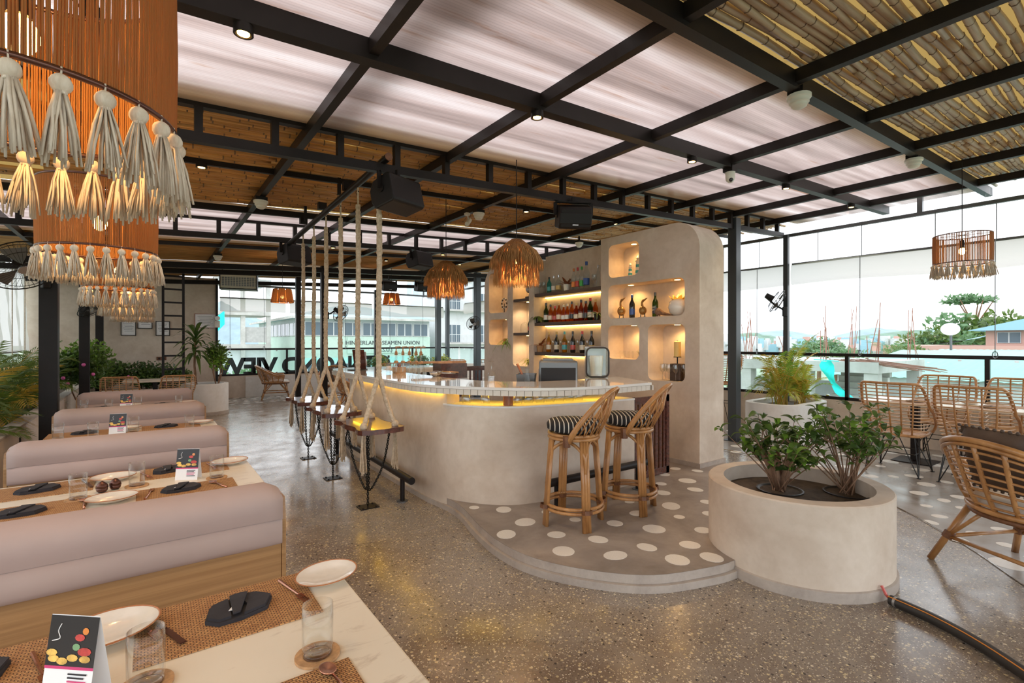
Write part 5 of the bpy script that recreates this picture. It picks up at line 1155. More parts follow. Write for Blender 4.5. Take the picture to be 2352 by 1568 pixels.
lc = make_lounge(); lc.location = (4.47, .52, .004); lc.rotation_euler = (0, 0, radians(62)); lc['label'] = 'round rattan lounge chair with ivory seat beside the plaster planter'
lc.scale = (1.16, 1.16, 1.08)
def cushion(loc, rz, tilt, s, label, grp=None):
    t = thing('throw_cushion', label, 'cushion', loc, 0, grp); n = 10; vs = []; fs = []
    for sg in (1, -1):
        for i in range(n + 1):
            for j in range(n + 1):
                u, v = 2 * i / n - 1, 2 * j / n - 1; h = .075 * ((1 - u ** 4) * (1 - v ** 4)) ** .6; k = 1 - .05 * (u * u + v * v - u * u * v * v); vs.append((u * .21 * k, sg * h, v * .21 * k + .2))
    for q in range(2):
        o = q * (n + 1) ** 2
        for i in range(n):
            for j in range(n): f = (o + i * (n + 1) + j, o + i * (n + 1) + j + 1, o + (i + 1) * (n + 1) + j + 1, o + (i + 1) * (n + 1) + j); fs.append(f if q else f[::-1])
    b = MB().add(vs, fs).build('cover', 'fabric_brown', t, smooth=True)
    pm = MB().ball((0, 0, 0), .011, 7, 5).mesh('pompom', 'fabric_brown', True)
    for i in range(40):
        a = i / 10; sd = int(a); f = (a - sd) * 2 - 1; e = .203
        x, z = ((f * e, -e), (e, f * e), (-f * e, e), (-e, -f * e))[sd]; obj('pompom', pm, t, (x, 0, z + .2))
    t.rotation_euler = (tilt, 0, rz); t.scale = (s, s, s); return t
cushion((4.285, .63, .56), radians(62), radians(-16), 1.02, 'brown satin pompom cushion leaning in the rattan lounge chair')
gA = 'rattan armchairs by the lettered glass'
for x, y, rz, l, cl in ((2.70, 14.2, 80, 'rattan armchair by the plain parapet in front of the mirrored letters', 'dark cushion in the armchair in front of the mirrored letters'), (3.75, 12.6, -20, 'rattan armchair facing the bar, seen between the swing ropes', 'dark cushion in the armchair seen between the ropes'), (3.55, 10.4, 60, 'rattan armchair close to the far end of the bar counter', 'dark cushion in the armchair by the far end of the counter')):
    o = dup(lc, (x, y, .004), radians(rz), l, gA); o.scale = (1.1, 1.1, 1.05); cushion((x - .17 * sin(radians(rz)), y + .17 * cos(radians(rz)), .46), radians(rz), radians(-22), .95, cl, 'dark cushions in the far armchairs')
t = thing('sofa', 'low white sofa by the corner glass', 'sofa', (7.75, 11.9, .004), radians(-8))
MB().box(-.75, .75, -.35, .35, .05, .38).build('base', 'fabric_ivory', t, bevel=.03); MB().box(-.75, .75, .22, .40, .38, .86).build('back_cushion', 'fabric_ivory', t, bevel=.05); MB().box(-.70, .70, -.34, .22, .38, .48).build('seat_cushion', 'fabric_ivory', t, bevel=.03)
for x in (-.78, .78): MB().box(x - .04, x + .04, -.36, .40, .0, .80).build('arm', 'rattan_light', t, bevel=.02)
t = thing('slatted_bench', 'dark red slatted bench back by the end of the niche wall', 'bench', (5.35, 8.5, 0), radians(0)); MB().bar((-.55, 0, .96), (.55, 0, .96), .04, .09).bar((-.55, 0, .45), (.55, 0, .45), .3, .05).build('frame', 'dark_wood', t)
for i in range(12): MB().bar((-.5 + i * .09, 0, .46), (-.5 + i * .09, 0, .92), .03, .02, up=(0, 1, 0)).build('slat', 'dark_wood', t)
for x in (-.5, .5): MB().bar((x, 0, 0), (x, 0, .46), .05, .05).build('leg', 'dark_wood', t)

# ================================================================== PLANTERS AND PLANTS
def planter_round(x, y, R, h, label, wall=.10, mat='plaster', base=.013):
    t = thing('round_planter', label, 'planter', (x, y, 0)); n = 56
    MB().lathe([(R, .06), (R, h - .008), (R - .008, h), (R - wall, h), (R - wall, h - .12), (.001, h - .12)], n).build('shell', mat, t, smooth='auto'); MB().lathe([(R + base, 0), (R + base, .06), (R, .065)], n).build('skirting', 'concrete_edge', t, smooth='auto')
    MB().disc((0, 0, h - .118), R - wall - .004, R - wall - .004, .02, 40).build('soil', 'soil', t); return t
planter_round(3.56, 1.57, .55, .55, 'large round cream plaster planter at the tip of the platform')
planter_round(.95, 12.1, .42, .63, 'round white planter with dracaena at the end of the booths', .08, 'plaster_white', .012)
t = thing('palm_box', 'long white plaster planter with rounded end under the slim post', 'planter', (8.0, 3.69, 0)); oo = rrect(-.62, .74, -.41, .41, .30, 8); ii = rrect(-.52, .68, -.31, .31, .22, 8)
MB().prism(oo, .0, .57, 0, [ii[::-1]]).build('shell', 'plaster_white', t, smooth='auto'); MB().prism(ii, .0, .50).build('soil', 'soil', t)
t = thing('side_planter', 'long plaster planter wall filled with palms along the booths', 'planter', (-1.65, 8.9, 0))
MB().box(.40, .52, -6.2, 6.0, 0, .56).build('front_wall', 'plaster', t, bevel=.006); MB().box(-.53, .40, -6.2, 6.0, 0, .46).build('soil', 'soil', t); MB().box(.39, .53, -6.2, 6.0, .56, .585).build('coping', 'concrete_edge', t)
MB().box(.515, .525, -1.45, -1.37, .36, .46).build('socket_plate', 'black_plastic', t)
t = thing('back_planter', 'low plaster planter with shrubs below the framed certificates', 'planter', (0, 14.2, 0)); MB().box(-1.1, .62, -.75, -.65, 0, .45).build('front_wall', 'plaster', t); MB().box(-1.1, .62, -.65, .74, 0, .36).build('soil', 'soil', t); MB().box(.52, .62, -.65, .74, 0, .45).build('end_wall', 'plaster', t)

def leaf_mesh(mat, L=.07, w=.016):
    m = MB(); K = 6; vs = []
    for j in range(K + 1):
        s = j / K; ww = w * sin(pi * (.04 + .92 * s)) ** .8; z = .012 * sin(pi * s) - .25 * L * s * s * .4; vs += [(L * s, -ww, z + ww * .35), (L * s, 0, z), (L * s, ww, z + ww * .35)]
    fs = []
    for j in range(K): b = j * 3; fs += [(b, b + 1, b + 4, b + 3), (b + 1, b + 2, b + 5, b + 4)]
    return m.add(vs, fs).mesh('leaf', mat, True)
LF = [leaf_mesh('leaf_dark'), leaf_mesh('leaf_mid'), leaf_mesh('leaf_mid', .06, .018), leaf_mesh('leaf_bright', .065, .017)]
def shrub(x, y, z, label, n_leaf, stems, seed, thick=.007, spread=.22, h=.5, logs=0, lsc=1.0):
    t = thing('leafy_shrub', label, 'shrub', (x, y, z)); r = random.Random(seed); m = MB(); tips = []
    MB().lathe([(.12, -.10), (.15, .012), (.14, .012), (.12, -.005), (.001, -.005)], 18).build('nursery_pot', 'black_rubber', t, smooth='auto')
    for i in range(logs):
        a = 2 * pi * i / logs + .6; l = r.uniform(.20, .32); e = Vector((cos(a) * .13, sin(a) * .13, l)); m.tube([(0, 0, 0), e * .5 + Vector((0, 0, .02)), e], [.03, .023, .019], 7); tips.append((e, 3))
        tips.append((e * .6, 2))
    for i in range(stems):
        a = r.uniform(0, 6.28); q = r.uniform(.25, 1) * spread; hh = h * r.uniform(.55, 1.0); p0 = Vector((r.uniform(-.04, .04), r.uniform(-.04, .04), 0)); p1 = Vector((cos(a) * q * .5, sin(a) * q * .5, hh * .55)); p2 = Vector((cos(a) * q, sin(a) * q, hh)); P = smoothline([p0, p1, p2], 5); m.tube(P, [thick * (1 - .07 * k) for k in range(len(P))], 5)
        tips += [(P[-1], 6), (P[-3], 4), (P[-5], 3)]
        for _ in range(2):
            b = r.uniform(0, 6.28); e = P[6] + Vector((cos(b) * .09, sin(b) * .09, r.uniform(.03, .12))); m.tube([P[6], e], thick * .5, 4); tips.append((e, 5))
    m.build('stems', 'bark', t, smooth=True); tot = sum(w for _, w in tips); k = 0
    for p, w in tips:
        for j in range(max(1, round(n_leaf * w / tot))):
            a = r.uniform(0, 6.28); up = r.uniform(-.15, .95); sc = r.uniform(.75, 1.25) * lsc
            obj('leaf', LF[r.choices((0, 1, 2, 3), (3, 4, 3, 2))[0]], t, p + Vector((r.uniform(-.012, .012), r.uniform(-.012, .012), r.uniform(-.02, .02))), (r.uniform(-.5, .5), -up, a), (sc, sc, sc)); k += 1
    return t
shrub(3.58, 1.68, .45, 'leafy shrub with thick sawn trunks in the round plaster planter', 270, 22, 5, .006, .40, .48, 5, 1.2)
shrub(3.89, 1.37, .45, 'taller thin-stemmed leafy shrub in the round plaster planter', 290, 28, 11, .006, .42, .60, 0, 1.2)

def frond(m, base, a, L, rise, droop, r, mi=0, lw=.011, ll=.26, n=22):
    P = []; d = Vector((cos(a), sin(a), 0))
    for j in range(11):
        s = j / 10; P.append(Vector(base) + d * (L * s * (.35 + .5 * s)) + Vector((0, 0, rise * s - droop * s * s * s)))
    m.tube(P, [.007 * (1 - .8 * j / 10) for j in range(11)], 5, mi + 1)
    for i in range(n):
        s = .28 + .72 * i / n; k = s * 10; j = min(9, int(k)); p = P[j].lerp(P[j + 1], k - j); tg_ = (P[j + 1] - P[j]).normalized(); sd = tg_.cross(Vector((0, 0, 1))).normalized()
        for q in (-1, 1):
            l = ll * sin(pi * (.2 + .72 * (s - .28) / .72)) * r.uniform(.8, 1.1); dr = (sd * q * .8 + tg_ * .75 + Vector((0, 0, .15))).normalized(); e = p + dr * l - Vector((0, 0, .25 * l)); mid = p + dr * l * .5; w = tg_ * lw; m.add([p, mid - w * .9, e, mid + w * .9], [(0, 1, 2, 3)], mi)
def palm(x, y, z, n, L, h, label, mats, seed, nm='areca_palm', ll=.26, lo=.3):
    t = thing(nm, label, 'palm', (x, y, z)); r = random.Random(seed)
    for i in range(n):
        m = MB(); a = 2 * pi * i / n * 2.4 + r.uniform(-.3, .3); s = r.uniform(.6, 1.05); b = (r.uniform(-.1, .1), r.uniform(-.1, .1), 0); frond(m, b, a, L * s * r.uniform(.6, 1.1), h * r.uniform(lo, 1.0) * 1.25, h * r.uniform(.2, .55), r, 0, .012, ll); mt = mats[i % len(mats)]; m.build('frond', [mt[0], mt[1]], t)
    return t
gold = [('leaf_lime', 'leaf_gold'), ('leaf_gold', 'leaf_gold'), ('leaf_lime', 'leaf_gold'), ('leaf_bright', 'leaf_lime')]
palm(7.80, 3.66, .50, 28, .66, 1.2, 'yellow-green areca palm at the rounded end of the white planter', gold, 4, ll=.22); palm(8.22, 3.55, .50, 22, .55, .72, 'smaller golden areca palm at the glass end of the white planter', gold, 6, ll=.18)
pg = [('leaf_palm', 'leaf_lime'), ('leaf_mid', 'leaf_palm'), ('leaf_palm', 'leaf_gold'), ('leaf_gold', 'leaf_gold')]
for i, (x, y, l) in enumerate(((-1.55, 6.9, 'green palm in the side planter facing the second booth'), (-1.55, 8.1, 'bushy green palm in the side planter beside the wide black post'), (-1.55, 9.4, 'green palm in the side planter past the wide black post'), (-1.55, 10.7, 'green palm in the side planter farthest from the booths'))): palm(x, y, .46, 30, .80, 1.15, l, pg, 30 + i, ll=.34, lo=.2)

def leaf_cloud(m, c, rad, n, L, r, mi=0):
    for i in range(n):
        th, ph, q = r.uniform(0, 6.28), math.acos(r.uniform(-1, 1)), r.random() ** .4; p = Vector((c[0] + rad[0] * q * sin(ph) * cos(th), c[1] + rad[1] * q * sin(ph) * sin(th), c[2] + rad[2] * q * cos(ph)))
        d = Vector((r.uniform(-1, 1), r.uniform(-1, 1), r.uniform(-.3, .9))).normalized(); s = d.orthogonal().normalized() * (L * .26); l = L * r.uniform(.6, 1.2); m.add([p, p + d * l * .5 + s, p + d * l, p + d * l * .5 - s], [(0, 1, 2, 3)], mi)
def bush(x, y, z, rad, n, L, label, leaf, seed, flowers=0, stem_h=.5, nm='bush'):
    t = thing(nm, label, 'shrub', (x, y, z)); r = random.Random(seed); m = MB()
    for k in range(5): leaf_cloud(m, (r.uniform(-.35, .35) * rad[0], r.uniform(-.35, .35) * rad[1], stem_h + rad[2] * r.uniform(.55, 1.3)), (rad[0] * .8, rad[1] * .8, rad[2] * .6), n // 5, L, r, k % len(leaf))
    m.build('foliage', leaf, t); s = MB()
    for i in range(6): a = r.uniform(0, 6.28); s.tube([(0, 0, 0), (.1 * cos(a), .1 * sin(a), stem_h), (.3 * rad[0] * cos(a), .3 * rad[1] * sin(a), stem_h + rad[2])], .012, 5)
    s.build('stems', 'bark', t)
    for i in range(flowers): a = r.uniform(3.4, 5.6); MB().ball((rad[0] * cos(a), rad[1] * sin(a), stem_h + rad[2] * r.uniform(.3, 1.1)), .03, 8, 5).build('flower', 'blush_flower', t, smooth=True)
    return t
bush(-1.05, 11.7, .46, (.5, .5, .50), 2600, .09, 'tall pink-flowering bush around the black post', ['leaf_dark', 'leaf_mid', 'leaf_bright'], 3, 4, .15, 'flowering_bush')
bush(-.75, 14.1, .36, (.5, .4, .36), 1500, .09, 'dark low bush in the back planter nearest the flowering bush', ['leaf_dark', 'leaf_mid'], 8, 1, .05); bush(-.05, 14.1, .36, (.5, .4, .34), 1500, .09, 'dark low bush in the back planter under the middle certificate', ['leaf_dark', 'leaf_dark', 'leaf_mid'], 9, 2, .05); bush(.42, 13.9, .36, (.4, .4, .32), 1200, .09, 'dark low bush in the back planter behind the ladder', ['leaf_dark', 'leaf_mid'], 10, 0, .05)
bush(1.15, 12.0, .51, (.24, .24, .34), 900, .08, 'light green bush in the round white planter', ['leaf_mid', 'leaf_bright'], 12, 0, .35)
t = thing('dracaena', 'tall dracaena with drooping strap leaves in the round white planter', 'plant', (.80, 12.15, .51)); r = random.Random(5)
MB().tube([(0, 0, 0), (-.04, 0, .5), (-.02, 0, 1.05)], [.025, .022, .02], 7).build('stem', 'bark', t, smooth=True)
for i in range(46):
    m = MB(); a = i * 2.4; s = i / 46; b = Vector((-.02, 0, .65 + .5 * s)); L = .60 * r.uniform(.8, 1.1); vs = []
    for j in range(6):
        q = j / 5; p = b + Vector((cos(a), sin(a), 0)) * (L * q * (.55 + .35 * (1 - s))) + Vector((0, 0, L * (.35 + .75 * s) * q - L * (.95 - .4 * s) * q * q)); w = .034 * sin(pi * (.1 + .86 * q)); sd = Vector((-sin(a), cos(a), 0)); vs += [p - sd * w, p + sd * w]
    m.add(vs, [(2 * j, 2 * j + 1, 2 * j + 3, 2 * j + 2) for j in range(5)]).build('leaf', 'leaf_mid' if i % 3 else 'leaf_dark', t, smooth=True)
for x, y, z, l in ((6.9, 14.3, .004, 'pale leafy potted bush by the corner glass'), (7.7, 14.45, .004, 'yellow-green potted bush in front of the corner post'), (5.5, 14.3, .004, 'broad-leaved potted plant behind the round-backed chairs')): bush(x, y, z, (.32, .32, .30), 700, .09, l, ['leaf_far', 'leaf_lime'], int(x * 7), 0, .55, 'potted_bush'); tag(MB().lathe([(.18, 0), (.22, .45), (.19, .45), (.17, .3), (.001, .3)], 20).build('plant_pot', 'plaster_white', loc=(x, y - .0, z), smooth='auto'), 'white pot under the %s' % l, 'pot')

# hose on the floor
t = thing('hose', 'black pipe with an orange stripe lying across the terrazzo', 'hose', (3.4, .985, 0)); P = smoothline([(0, 0, .03), (-.05, -.20, .03), (-.15, -.40, .03), (-.32, -.62, .03), (-.55, -.85, .03)], 6)
MB().tube(P, .028, 12).build('pipe', 'black_rubber', t, smooth='auto'); MB().tube([p + Vector((-.017, .006, .023)) for p in P], .003, 5).build('orange_stripe', 'orange_line', t); MB().tube([P[1] + Vector((0, 0, 0)), P[1] + Vector((-.003, -.012, 0))], .0295, 12).build('tape_band', 'steel_box', t, smooth='auto'); MB().tube([(.01, .045, .09), (.0, .02, .05), (0, 0, .03)], .008, 6).build('red_wire', 'lab_red', t)

# ================================================================== FITTINGS
sp_g = 'warm ceiling spotlights'
def downlight(x, y, z, where, e=15):
    t = thing('ceiling_spotlight', 'small round warm spotlight ' + where, 'light', (x, y, z), 0, sp_g)
    MB().lathe([(.045, .045), (.045, 0), (.036, 0), (.036, .012), (.001, .012)], 16).build('can', 'steel_black', t, smooth='auto'); MB().disc((0, 0, .002), .028, .028, .006, 14).build('lens', 'downlight', t)
    lamp('spot_light', 'SPOT', (0, 0, -.01), e, (1, .72, .4), .03, t, spot=radians(110))
for x, y, w_ in ((.368, 2.69, 'on the clear-roof beam over the second booth'), (2.2, 2.69, 'where roof beams cross before the bar nose'), (4.05, 2.69, 'on the clear-roof beam next to the dome camera'), (5.88, 2.69, 'on the clear-roof beam past the dome camera'), (7.76, 2.69, 'at the window end of the clear-roof beam'), (.38, 5.22, 'under dark bamboo over the booths'), (4.08, 5.22, 'under bamboo over the curved bar'), (5.86, 5.22, 'under bamboo above the niche wall'), (2.65, 9.0, 'behind the swing ropes'), (4.86, 9.0, 'behind the low grass pendant'), (4.13, 10.2, 'near the far speakers'), (5.96, 10.2, 'near the white sofa'), (2.2, 10.2, 'near the air conditioner')): downlight(x, y, zr(x) - .175 if y < 3 else zr(x) - .10, w_)
def detector(x, y, label, s=1):
    t = thing('smoke_detector', label, 'detector', (x, y, zr(x) - .23)); MB().box(-.06 * s, .06 * s, -.05 * s, .05 * s, .085, .125).build('bracket', 'steel_black', t)
    MB().box(-.012, .012, -.012, .012, .125, .20).build('stem', 'steel_black', t)
    MB().lathe([(.03, 0), (.048, .012), (.05, .03), (.062, .035), (.062, .06), (.075, .065), (.075, .085)], 18).build('dome', 'white_plastic', t, smooth='auto')
for x, y, l in ((3.55, 1.54, 'cream smoke detector at the roof corner where bamboo meets clear roofing'), (6.04, 1.56, 'cream smoke detector farther along the bamboo edge beam'), (.99, 6.0, 'cream smoke detector under the beam over the booths'), (1.0, 10.3, 'cream smoke detector near the air conditioner'), (3.44, 5.4, 'cream smoke detector beside a small white spotlight'), (6.3, 6.5, 'cream smoke detector above the niche wall'), (2.22, 9.9, 'cream smoke detector between the swing ropes')): detector(x, y, l)
t = thing('security_camera', 'small white dome security camera under the roof beam', 'camera', (4.70, 2.69, zr(4.7) - .27)); MB().lathe([(.02, .0), (.04, .02), (.045, .05), (.045, .08), (.05, .10)], 16).build('dome', 'white_plastic', t, smooth='auto'); MB().ball((-.02, -.02, .02), .022, 10, 6).build('lens', 'bottle_dark', t, smooth=True); MB().box(-.05, .05, -.05, .05, .10, .19).build('mount', 'steel_black', t)
t = thing('track_spot', 'small white adjustable spotlight beside a detector', 'light', (3.40, 5.62, zr(3.4) - .26)); MB().tube([(-.03, -.04, 0), (.05, .02, .08)], .03, 10).build('head', 'white_plastic', t, smooth='auto'); MB().box(-.03, .03, -.03, .03, .13, .16).build('base', 'white_plastic', t); MB().tube([(.02, 0, .06), (0, 0, .16)], .008, 6).build('arm', 'white_plastic', t)
def speaker(x, y, z, rz, tilt, label, s=1, hang=.1):
    t = thing('speaker', label, 'speaker', (x, y, z), rz); o = [(-.10, -.11), (.10, -.12), (.12, -.10), (.12, .10), (.10, .12), (-.08, .11), (-.13, .05), (-.13, -.05)]
    b = MB().prism([(q[0] * s, q[1] * s) for q in o], -.17 * s, .17 * s).xf(Matrix.Rotation(pi / 2, 4, 'Y') @ Matrix.Rotation(pi / 2, 4, 'Z')); b.build('cabinet', 'black_plastic', t, bevel=.012, rot=(tilt, 0, 0))
    MB().box(-.15 * s, .15 * s, -.125 * s, -.121 * s, -.085 * s, .085 * s).build('grille', 'steel_black', t, rot=(tilt, 0, 0)); MB().box(-.03 * s, .03 * s, -.128 * s, -.1255 * s, -.07 * s, -.06 * s).build('badge', 'chrome', t, rot=(tilt, 0, 0))
    for sx in (-1, 1): MB().disc((0, 0, 0), .03 * s, .03 * s, .02).xf(Matrix.Translation((sx * .17 * s - .01, 0, .02)) @ Matrix.Rotation(pi / 2, 4, 'Y')).build('knob', 'steel_black', t)
    MB().bar((-.19 * s, 0, .02), (-.19 * s, 0, .15 * s), .012, .04).bar((.19 * s, 0, .02), (.19 * s, 0, .15 * s), .012, .04).bar((-.19 * s, 0, .15 * s), (.19 * s, 0, .15 * s), .04, .012).bar((0, 0, .15 * s), (0, 0, .15 * s + hang), .03, .03).build('yoke', 'steel_black', t); return t
speaker(1.70, 3.95, 2.735, radians(200), .25, 'black wall speaker under the truss above the nearest swing', 1.05, .06); speaker(3.74, 3.95, 2.86, radians(-30), .35, 'black wall speaker with a pale badge over the curved bar end', 1.05, .06)
speaker(1.70, 7.63, 2.74, radians(200), .2, 'black wall speaker behind the farthest swing ropes', 1.1, .06); speaker(3.68, 7.63, 2.86, radians(200), .2, 'black wall speaker over the spray bottles, red socket on top', 1.1, .06)
speaker(4.62, 11.25, 2.82, radians(0), .2, 'small dark speaker hanging near the amber cord pendant', 1.0, .1); speaker(5.5, 11.25, 2.86, radians(0), .2, 'small dark speaker hanging beside the low grass pendant', 1.0, .1)
t = thing('slant_speaker', 'dark angular speaker on the black post by the palms', 'speaker', (-.74, 11.0, 2.58), 0); MB().prism([(-.12, -.10), (.12, -.14), (.12, .14), (-.12, .10)], -.11, .11).build('cabinet', 'black_plastic', t, bevel=.01, rot=(.5, .6, 0)); MB().bar((0, .05, 0), (-.13, .25, 0), .03, .03).build('bracket', 'steel_black', t)

def wall_fan(loc, rz, tilt, R, label, arm, cage='iron_chain'):
    t = thing('wall_fan', label, 'fan', loc, rz); hd = (tilt, 0, 0); Mx = Matrix.Rotation(tilt, 4, 'X')
    def part(m, nm, mat, sm=False): m.xf(Mx); return m.build(nm, mat, t, smooth=sm)
    part(MB().tube([(0, .04, 0), (0, .17, 0)], [.05, .042], 14), 'motor', 'black_plastic', 'auto'); part(MB().tube([(0, -.10, 0), (0, -.085, 0)], .045, 14), 'hub_badge', 'steel_box', 'auto')
    for q in range(3):
        a0 = q * 2.094; m = MB(); vs = []
        for i in range(6):
            r = .045 + (R * .86 - .045) * i / 5; w = .30 + .16 * sin(pi * i / 6); vs += [(r * cos(a0 - w), -.06, r * sin(a0 - w)), (r * cos(a0 + w), -.02, r * sin(a0 + w))]
        m.add(vs, [(2 * i, 2 * i + 1, 2 * i + 3, 2 * i + 2) for i in range(5)]); part(m, 'blade', 'smoke_plastic', True)
    m = MB()
    for yy, rr in ((-.03, 1.0), (-.085, .72), (.035, .72)): m.tube([(R * rr * cos(i * pi / 16), yy, R * rr * sin(i * pi / 16)) for i in range(32)], .006 if rr == 1 else .003, 5, closed=True)
    for i in range(40):
        a = 2 * pi * i / 40; m.tube([(.045 * cos(a), -.095, .045 * sin(a)), (R * .72 * cos(a), -.085, R * .72 * sin(a)), (R * cos(a), -.03, R * sin(a)), (R * .72 * cos(a), .035, R * .72 * sin(a)), (.045 * cos(a), .05, .045 * sin(a))], .0016, 3)
    part(m, 'cage', cage)
    Mi = Matrix.Rotation(-rz, 4, 'Z'); A_ = Mi @ (Vector(arm) - Vector(loc)); b0 = Mx @ Vector((0, .15, -.03))
    MB().tube([b0, (b0 + A_) * .5 + Vector((0, 0, -.02)), A_], .016, 8).build('arm', 'black_plastic', t, smooth=True); MB().box(A_.x - .035, A_.x + .035, A_.y - .035, A_.y + .035, A_.z - .10, A_.z + .06).build('bracket', 'black_plastic', t, bevel=.01)
wall_fan((8.33, 3.98, 2.18), radians(35), .55, .20, 'grey wall fan tipped down on the slim post beside the palm box', (8.56, 3.94, 2.02))
wall_fan((3.42, 11.1, 2.14), radians(30), .55, .20, 'black wall fan on the post behind the swing ropes', (3.19, 11.28, 2.10)); wall_fan((6.93, 11.15, 2.0), radians(-10), .5, .20, 'black wall fan on the post beside the white sofa', (7.08, 11.28, 1.94))
wall_fan((-1.03, 6.85, 2.27), radians(30), .75, .30, 'large black wall fan near the tasselled pendants', (-.94, 7.6, 2.2)); wall_fan((-.80, 10.9, 2.08), radians(60), .85, .21, 'black wall fan with bare cage below the smaller pendants', (-.9, 11.2, 2.2))
# certificates, ladder, air conditioner, sockets
def frame(x, z, w, h, fm, label):
    t = thing('certificate_frame', label, 'frame', (x, 14.93, z - h / 2)); MB().box(-w / 2, w / 2, .0, .018, 0, h).build('sheet', 'paper', t)
    MB().box(-w / 2 - .015, w / 2 + .015, -.01, .02, -.015, 0).box(-w / 2 - .015, w / 2 + .015, -.01, .02, h, h + .015).box(-w / 2 - .015, -w / 2, -.01, .02, 0, h).box(w / 2, w / 2 + .015, -.01, .02, 0, h).build('moulding', fm, t)
    for i in range(6): MB().box(-w * (.38 - .05 * (i % 3)), w * (.38 - .05 * ((i + 1) % 3)), -.002, 0, h * (.82 - i * .11), h * (.82 - i * .11) + .008).build('text_line', 'steel_grey', t)
frame(-.394, 1.82, .26, .33, 'steel_black', 'black-framed certificate left of the ladder, lowest of three'); frame(-.076, 1.99, .26, .33, 'steel_black', 'black-framed certificate hung a little higher than its neighbours'); frame(.278, 1.82, .26, .33, 'steel_black', 'black-framed certificate half behind the ladder'); frame(1.17, 2.03, .44, .34, 'red_wood', 'brown-framed certificate behind the dracaena')
t = thing('ladder', 'black steel ladder leaning up the cream wall', 'ladder', (.445, 13.45, 0))
for x in (-.19, .19): MB().bar((x, 0, 0), (x, .12, 3.05), .05, .05, up=(0, 1, 0)).build('rail', 'steel_black', t)
for i in range(10): MB().bar((-.17, .012 * i, .28 + i * .30), (.17, .012 * i, .28 + i * .30), .035, .04).build('rung', 'steel_black', t)
t = thing('air_conditioner', 'beige window-type air conditioner hung from the roof', 'air conditioner', (1.61, 12.47, 2.68), radians(-12)); MB().box(-.36, .36, -.02, .34, 0, .32).build('case', 'beige_plastic', t, bevel=.015); MB().box(-.37, -.355, -.04, .36, -.02, .34).box(.355, .37, -.04, .36, -.02, .34).box(-.37, .37, -.04, .36, -.02, -.005).build('hanger_frame', 'steel_black', t); MB().box(-.34, .34, -.026, -.02, .045, .255).build('vent_recess', 'steel_grey', t)
for i in range(13): MB().box(-.33 + i * .0535, -.318 + i * .0535, -.034, -.026, .045, .255).build('louvre', 'beige_plastic', t)
for i in range(6): MB().box(-.34, .34, -.034, -.026, .05 + i * .038, .058 + i * .038).build('louvre_bar', 'beige_plastic', t)
for x in (-.33, .33): MB().bar((x, .16, .32), (x, .16, zr(1.6) - 2.70), .02, .02).build('hanger', 'steel_black', t)
t = thing('emergency_light', 'small cream emergency light at the end of the certificate wall', 'light', (1.43, 14.86, 1.86)); MB().box(-.06, .06, -.03, .03, 0, .18).build('body', 'white_plastic', t, bevel=.01); MB().tube([(.0, -.02, .24), (.0, -.06, .24)], .06, 14).build('lamp_head', 'steel_box', t, smooth='auto')
for i, (x, y, z, l) in enumerate(((8.74, 4.55, .37, 'grey double socket on the parapet by the tall chair'), (.25, 14.935, 1.08, 'brown double socket on the cream wall behind the ladder'))):
    t = thing('wall_socket', l, 'socket', (x, y, z)); d = (.006, .07, .045) if i == 0 else (.10, .006, .045); MB().box(-d[0], d[0], -d[1], d[1], -d[2], d[2]).build('plate', 'steel_grey' if i == 0 else 'rattan_wrap', t)
    for s in (-1, 1): MB().box(-d[0] - .002 if i == 0 else s * .045 - .02, d[0] if i == 0 else s * .045 + .02, (s * .032 - .016) if i == 0 else -d[1] - .002, (s * .032 + .016) if i == 0 else d[1], -.02, .02).build('insert', 'black_plastic', t)

# ================================================================== OUTDOORS (the terrace stands some 8 m above the street)
G = -8.0
bpy_ground = struct(MB().box(-400, 1500, -600, 1500, G - 1, G).build('ground', 'ground'))
def window(m_parent, p, q, z0, z1, depth=.12, mull=1, frame_m='white_paint', axis='x', face=-1):
    # window on a facade: frame with panes; p..q along the axis
    P0 = m_parent['_o']; f = m_parent['_f']
    def bx(a, b, y0, y1, zz0, zz1):
        return MB().box(a, b, y0, y1, zz0, zz1) if axis == 'x' else MB().box(y0, y1, a, b, zz0, zz1)
    y0, y1 = sorted((f, f + face * depth)); w = bx(p, q, y0, y1, z0, z1).build('window', frame_m, m_parent)
    n = mull; g = (q - p) / n
    for i in range(n):
        e = f + face * (depth + .02); ya, yb_ = sorted((f + face * depth * .5, e)); o = bx(p + i * g + .06, p + (i + 1) * g - .06, ya, yb_, z0 + .06, z1 - .06).build('pane', 'window_dark', w)
def bld(name, label, loc): 
    t = thing(name, label, 'building', loc); t['_o'] = 0; t['_f'] = 0.0; return t
# mint union hall: corner towards the terrace
b = bld('union_hall', 'mint building with blue roof and a lettered front, seen past the mirrored glass', (12.4, 53, G)); z = lambda w: w - G
MB().box(0, 14.5, 0, 24, 0, z(2.05)).build('lower_wall', 'mint_paint', b); MB().box(.05, 14.45, .05, 23.9, z(2.05), z(4.05)).build('upper_wall', 'white_paint', b); MB().box(-.05, 12.8, -.06, 0, z(-2.4), z(-.2)).build('teal_band', 'teal_paint', b)
b['_f'] = 0.0
for i in range(7): window(b, .35 + i * 2.0, 2.15 + i * 2.0, z(2.1), z(3.55), .12, 2)
b['_f'] = 0.0
for i in range(11): window(b, .4 + i * 2.1, 2.1 + i * 2.1, z(2.1), z(3.5), .12, 3, 'white_paint', 'y')
for i in range(5): window(b, .6 + i * 2.4, 2.4 + i * 2.4, z(-2.2), z(-.8), .10, 2, 'white_paint')
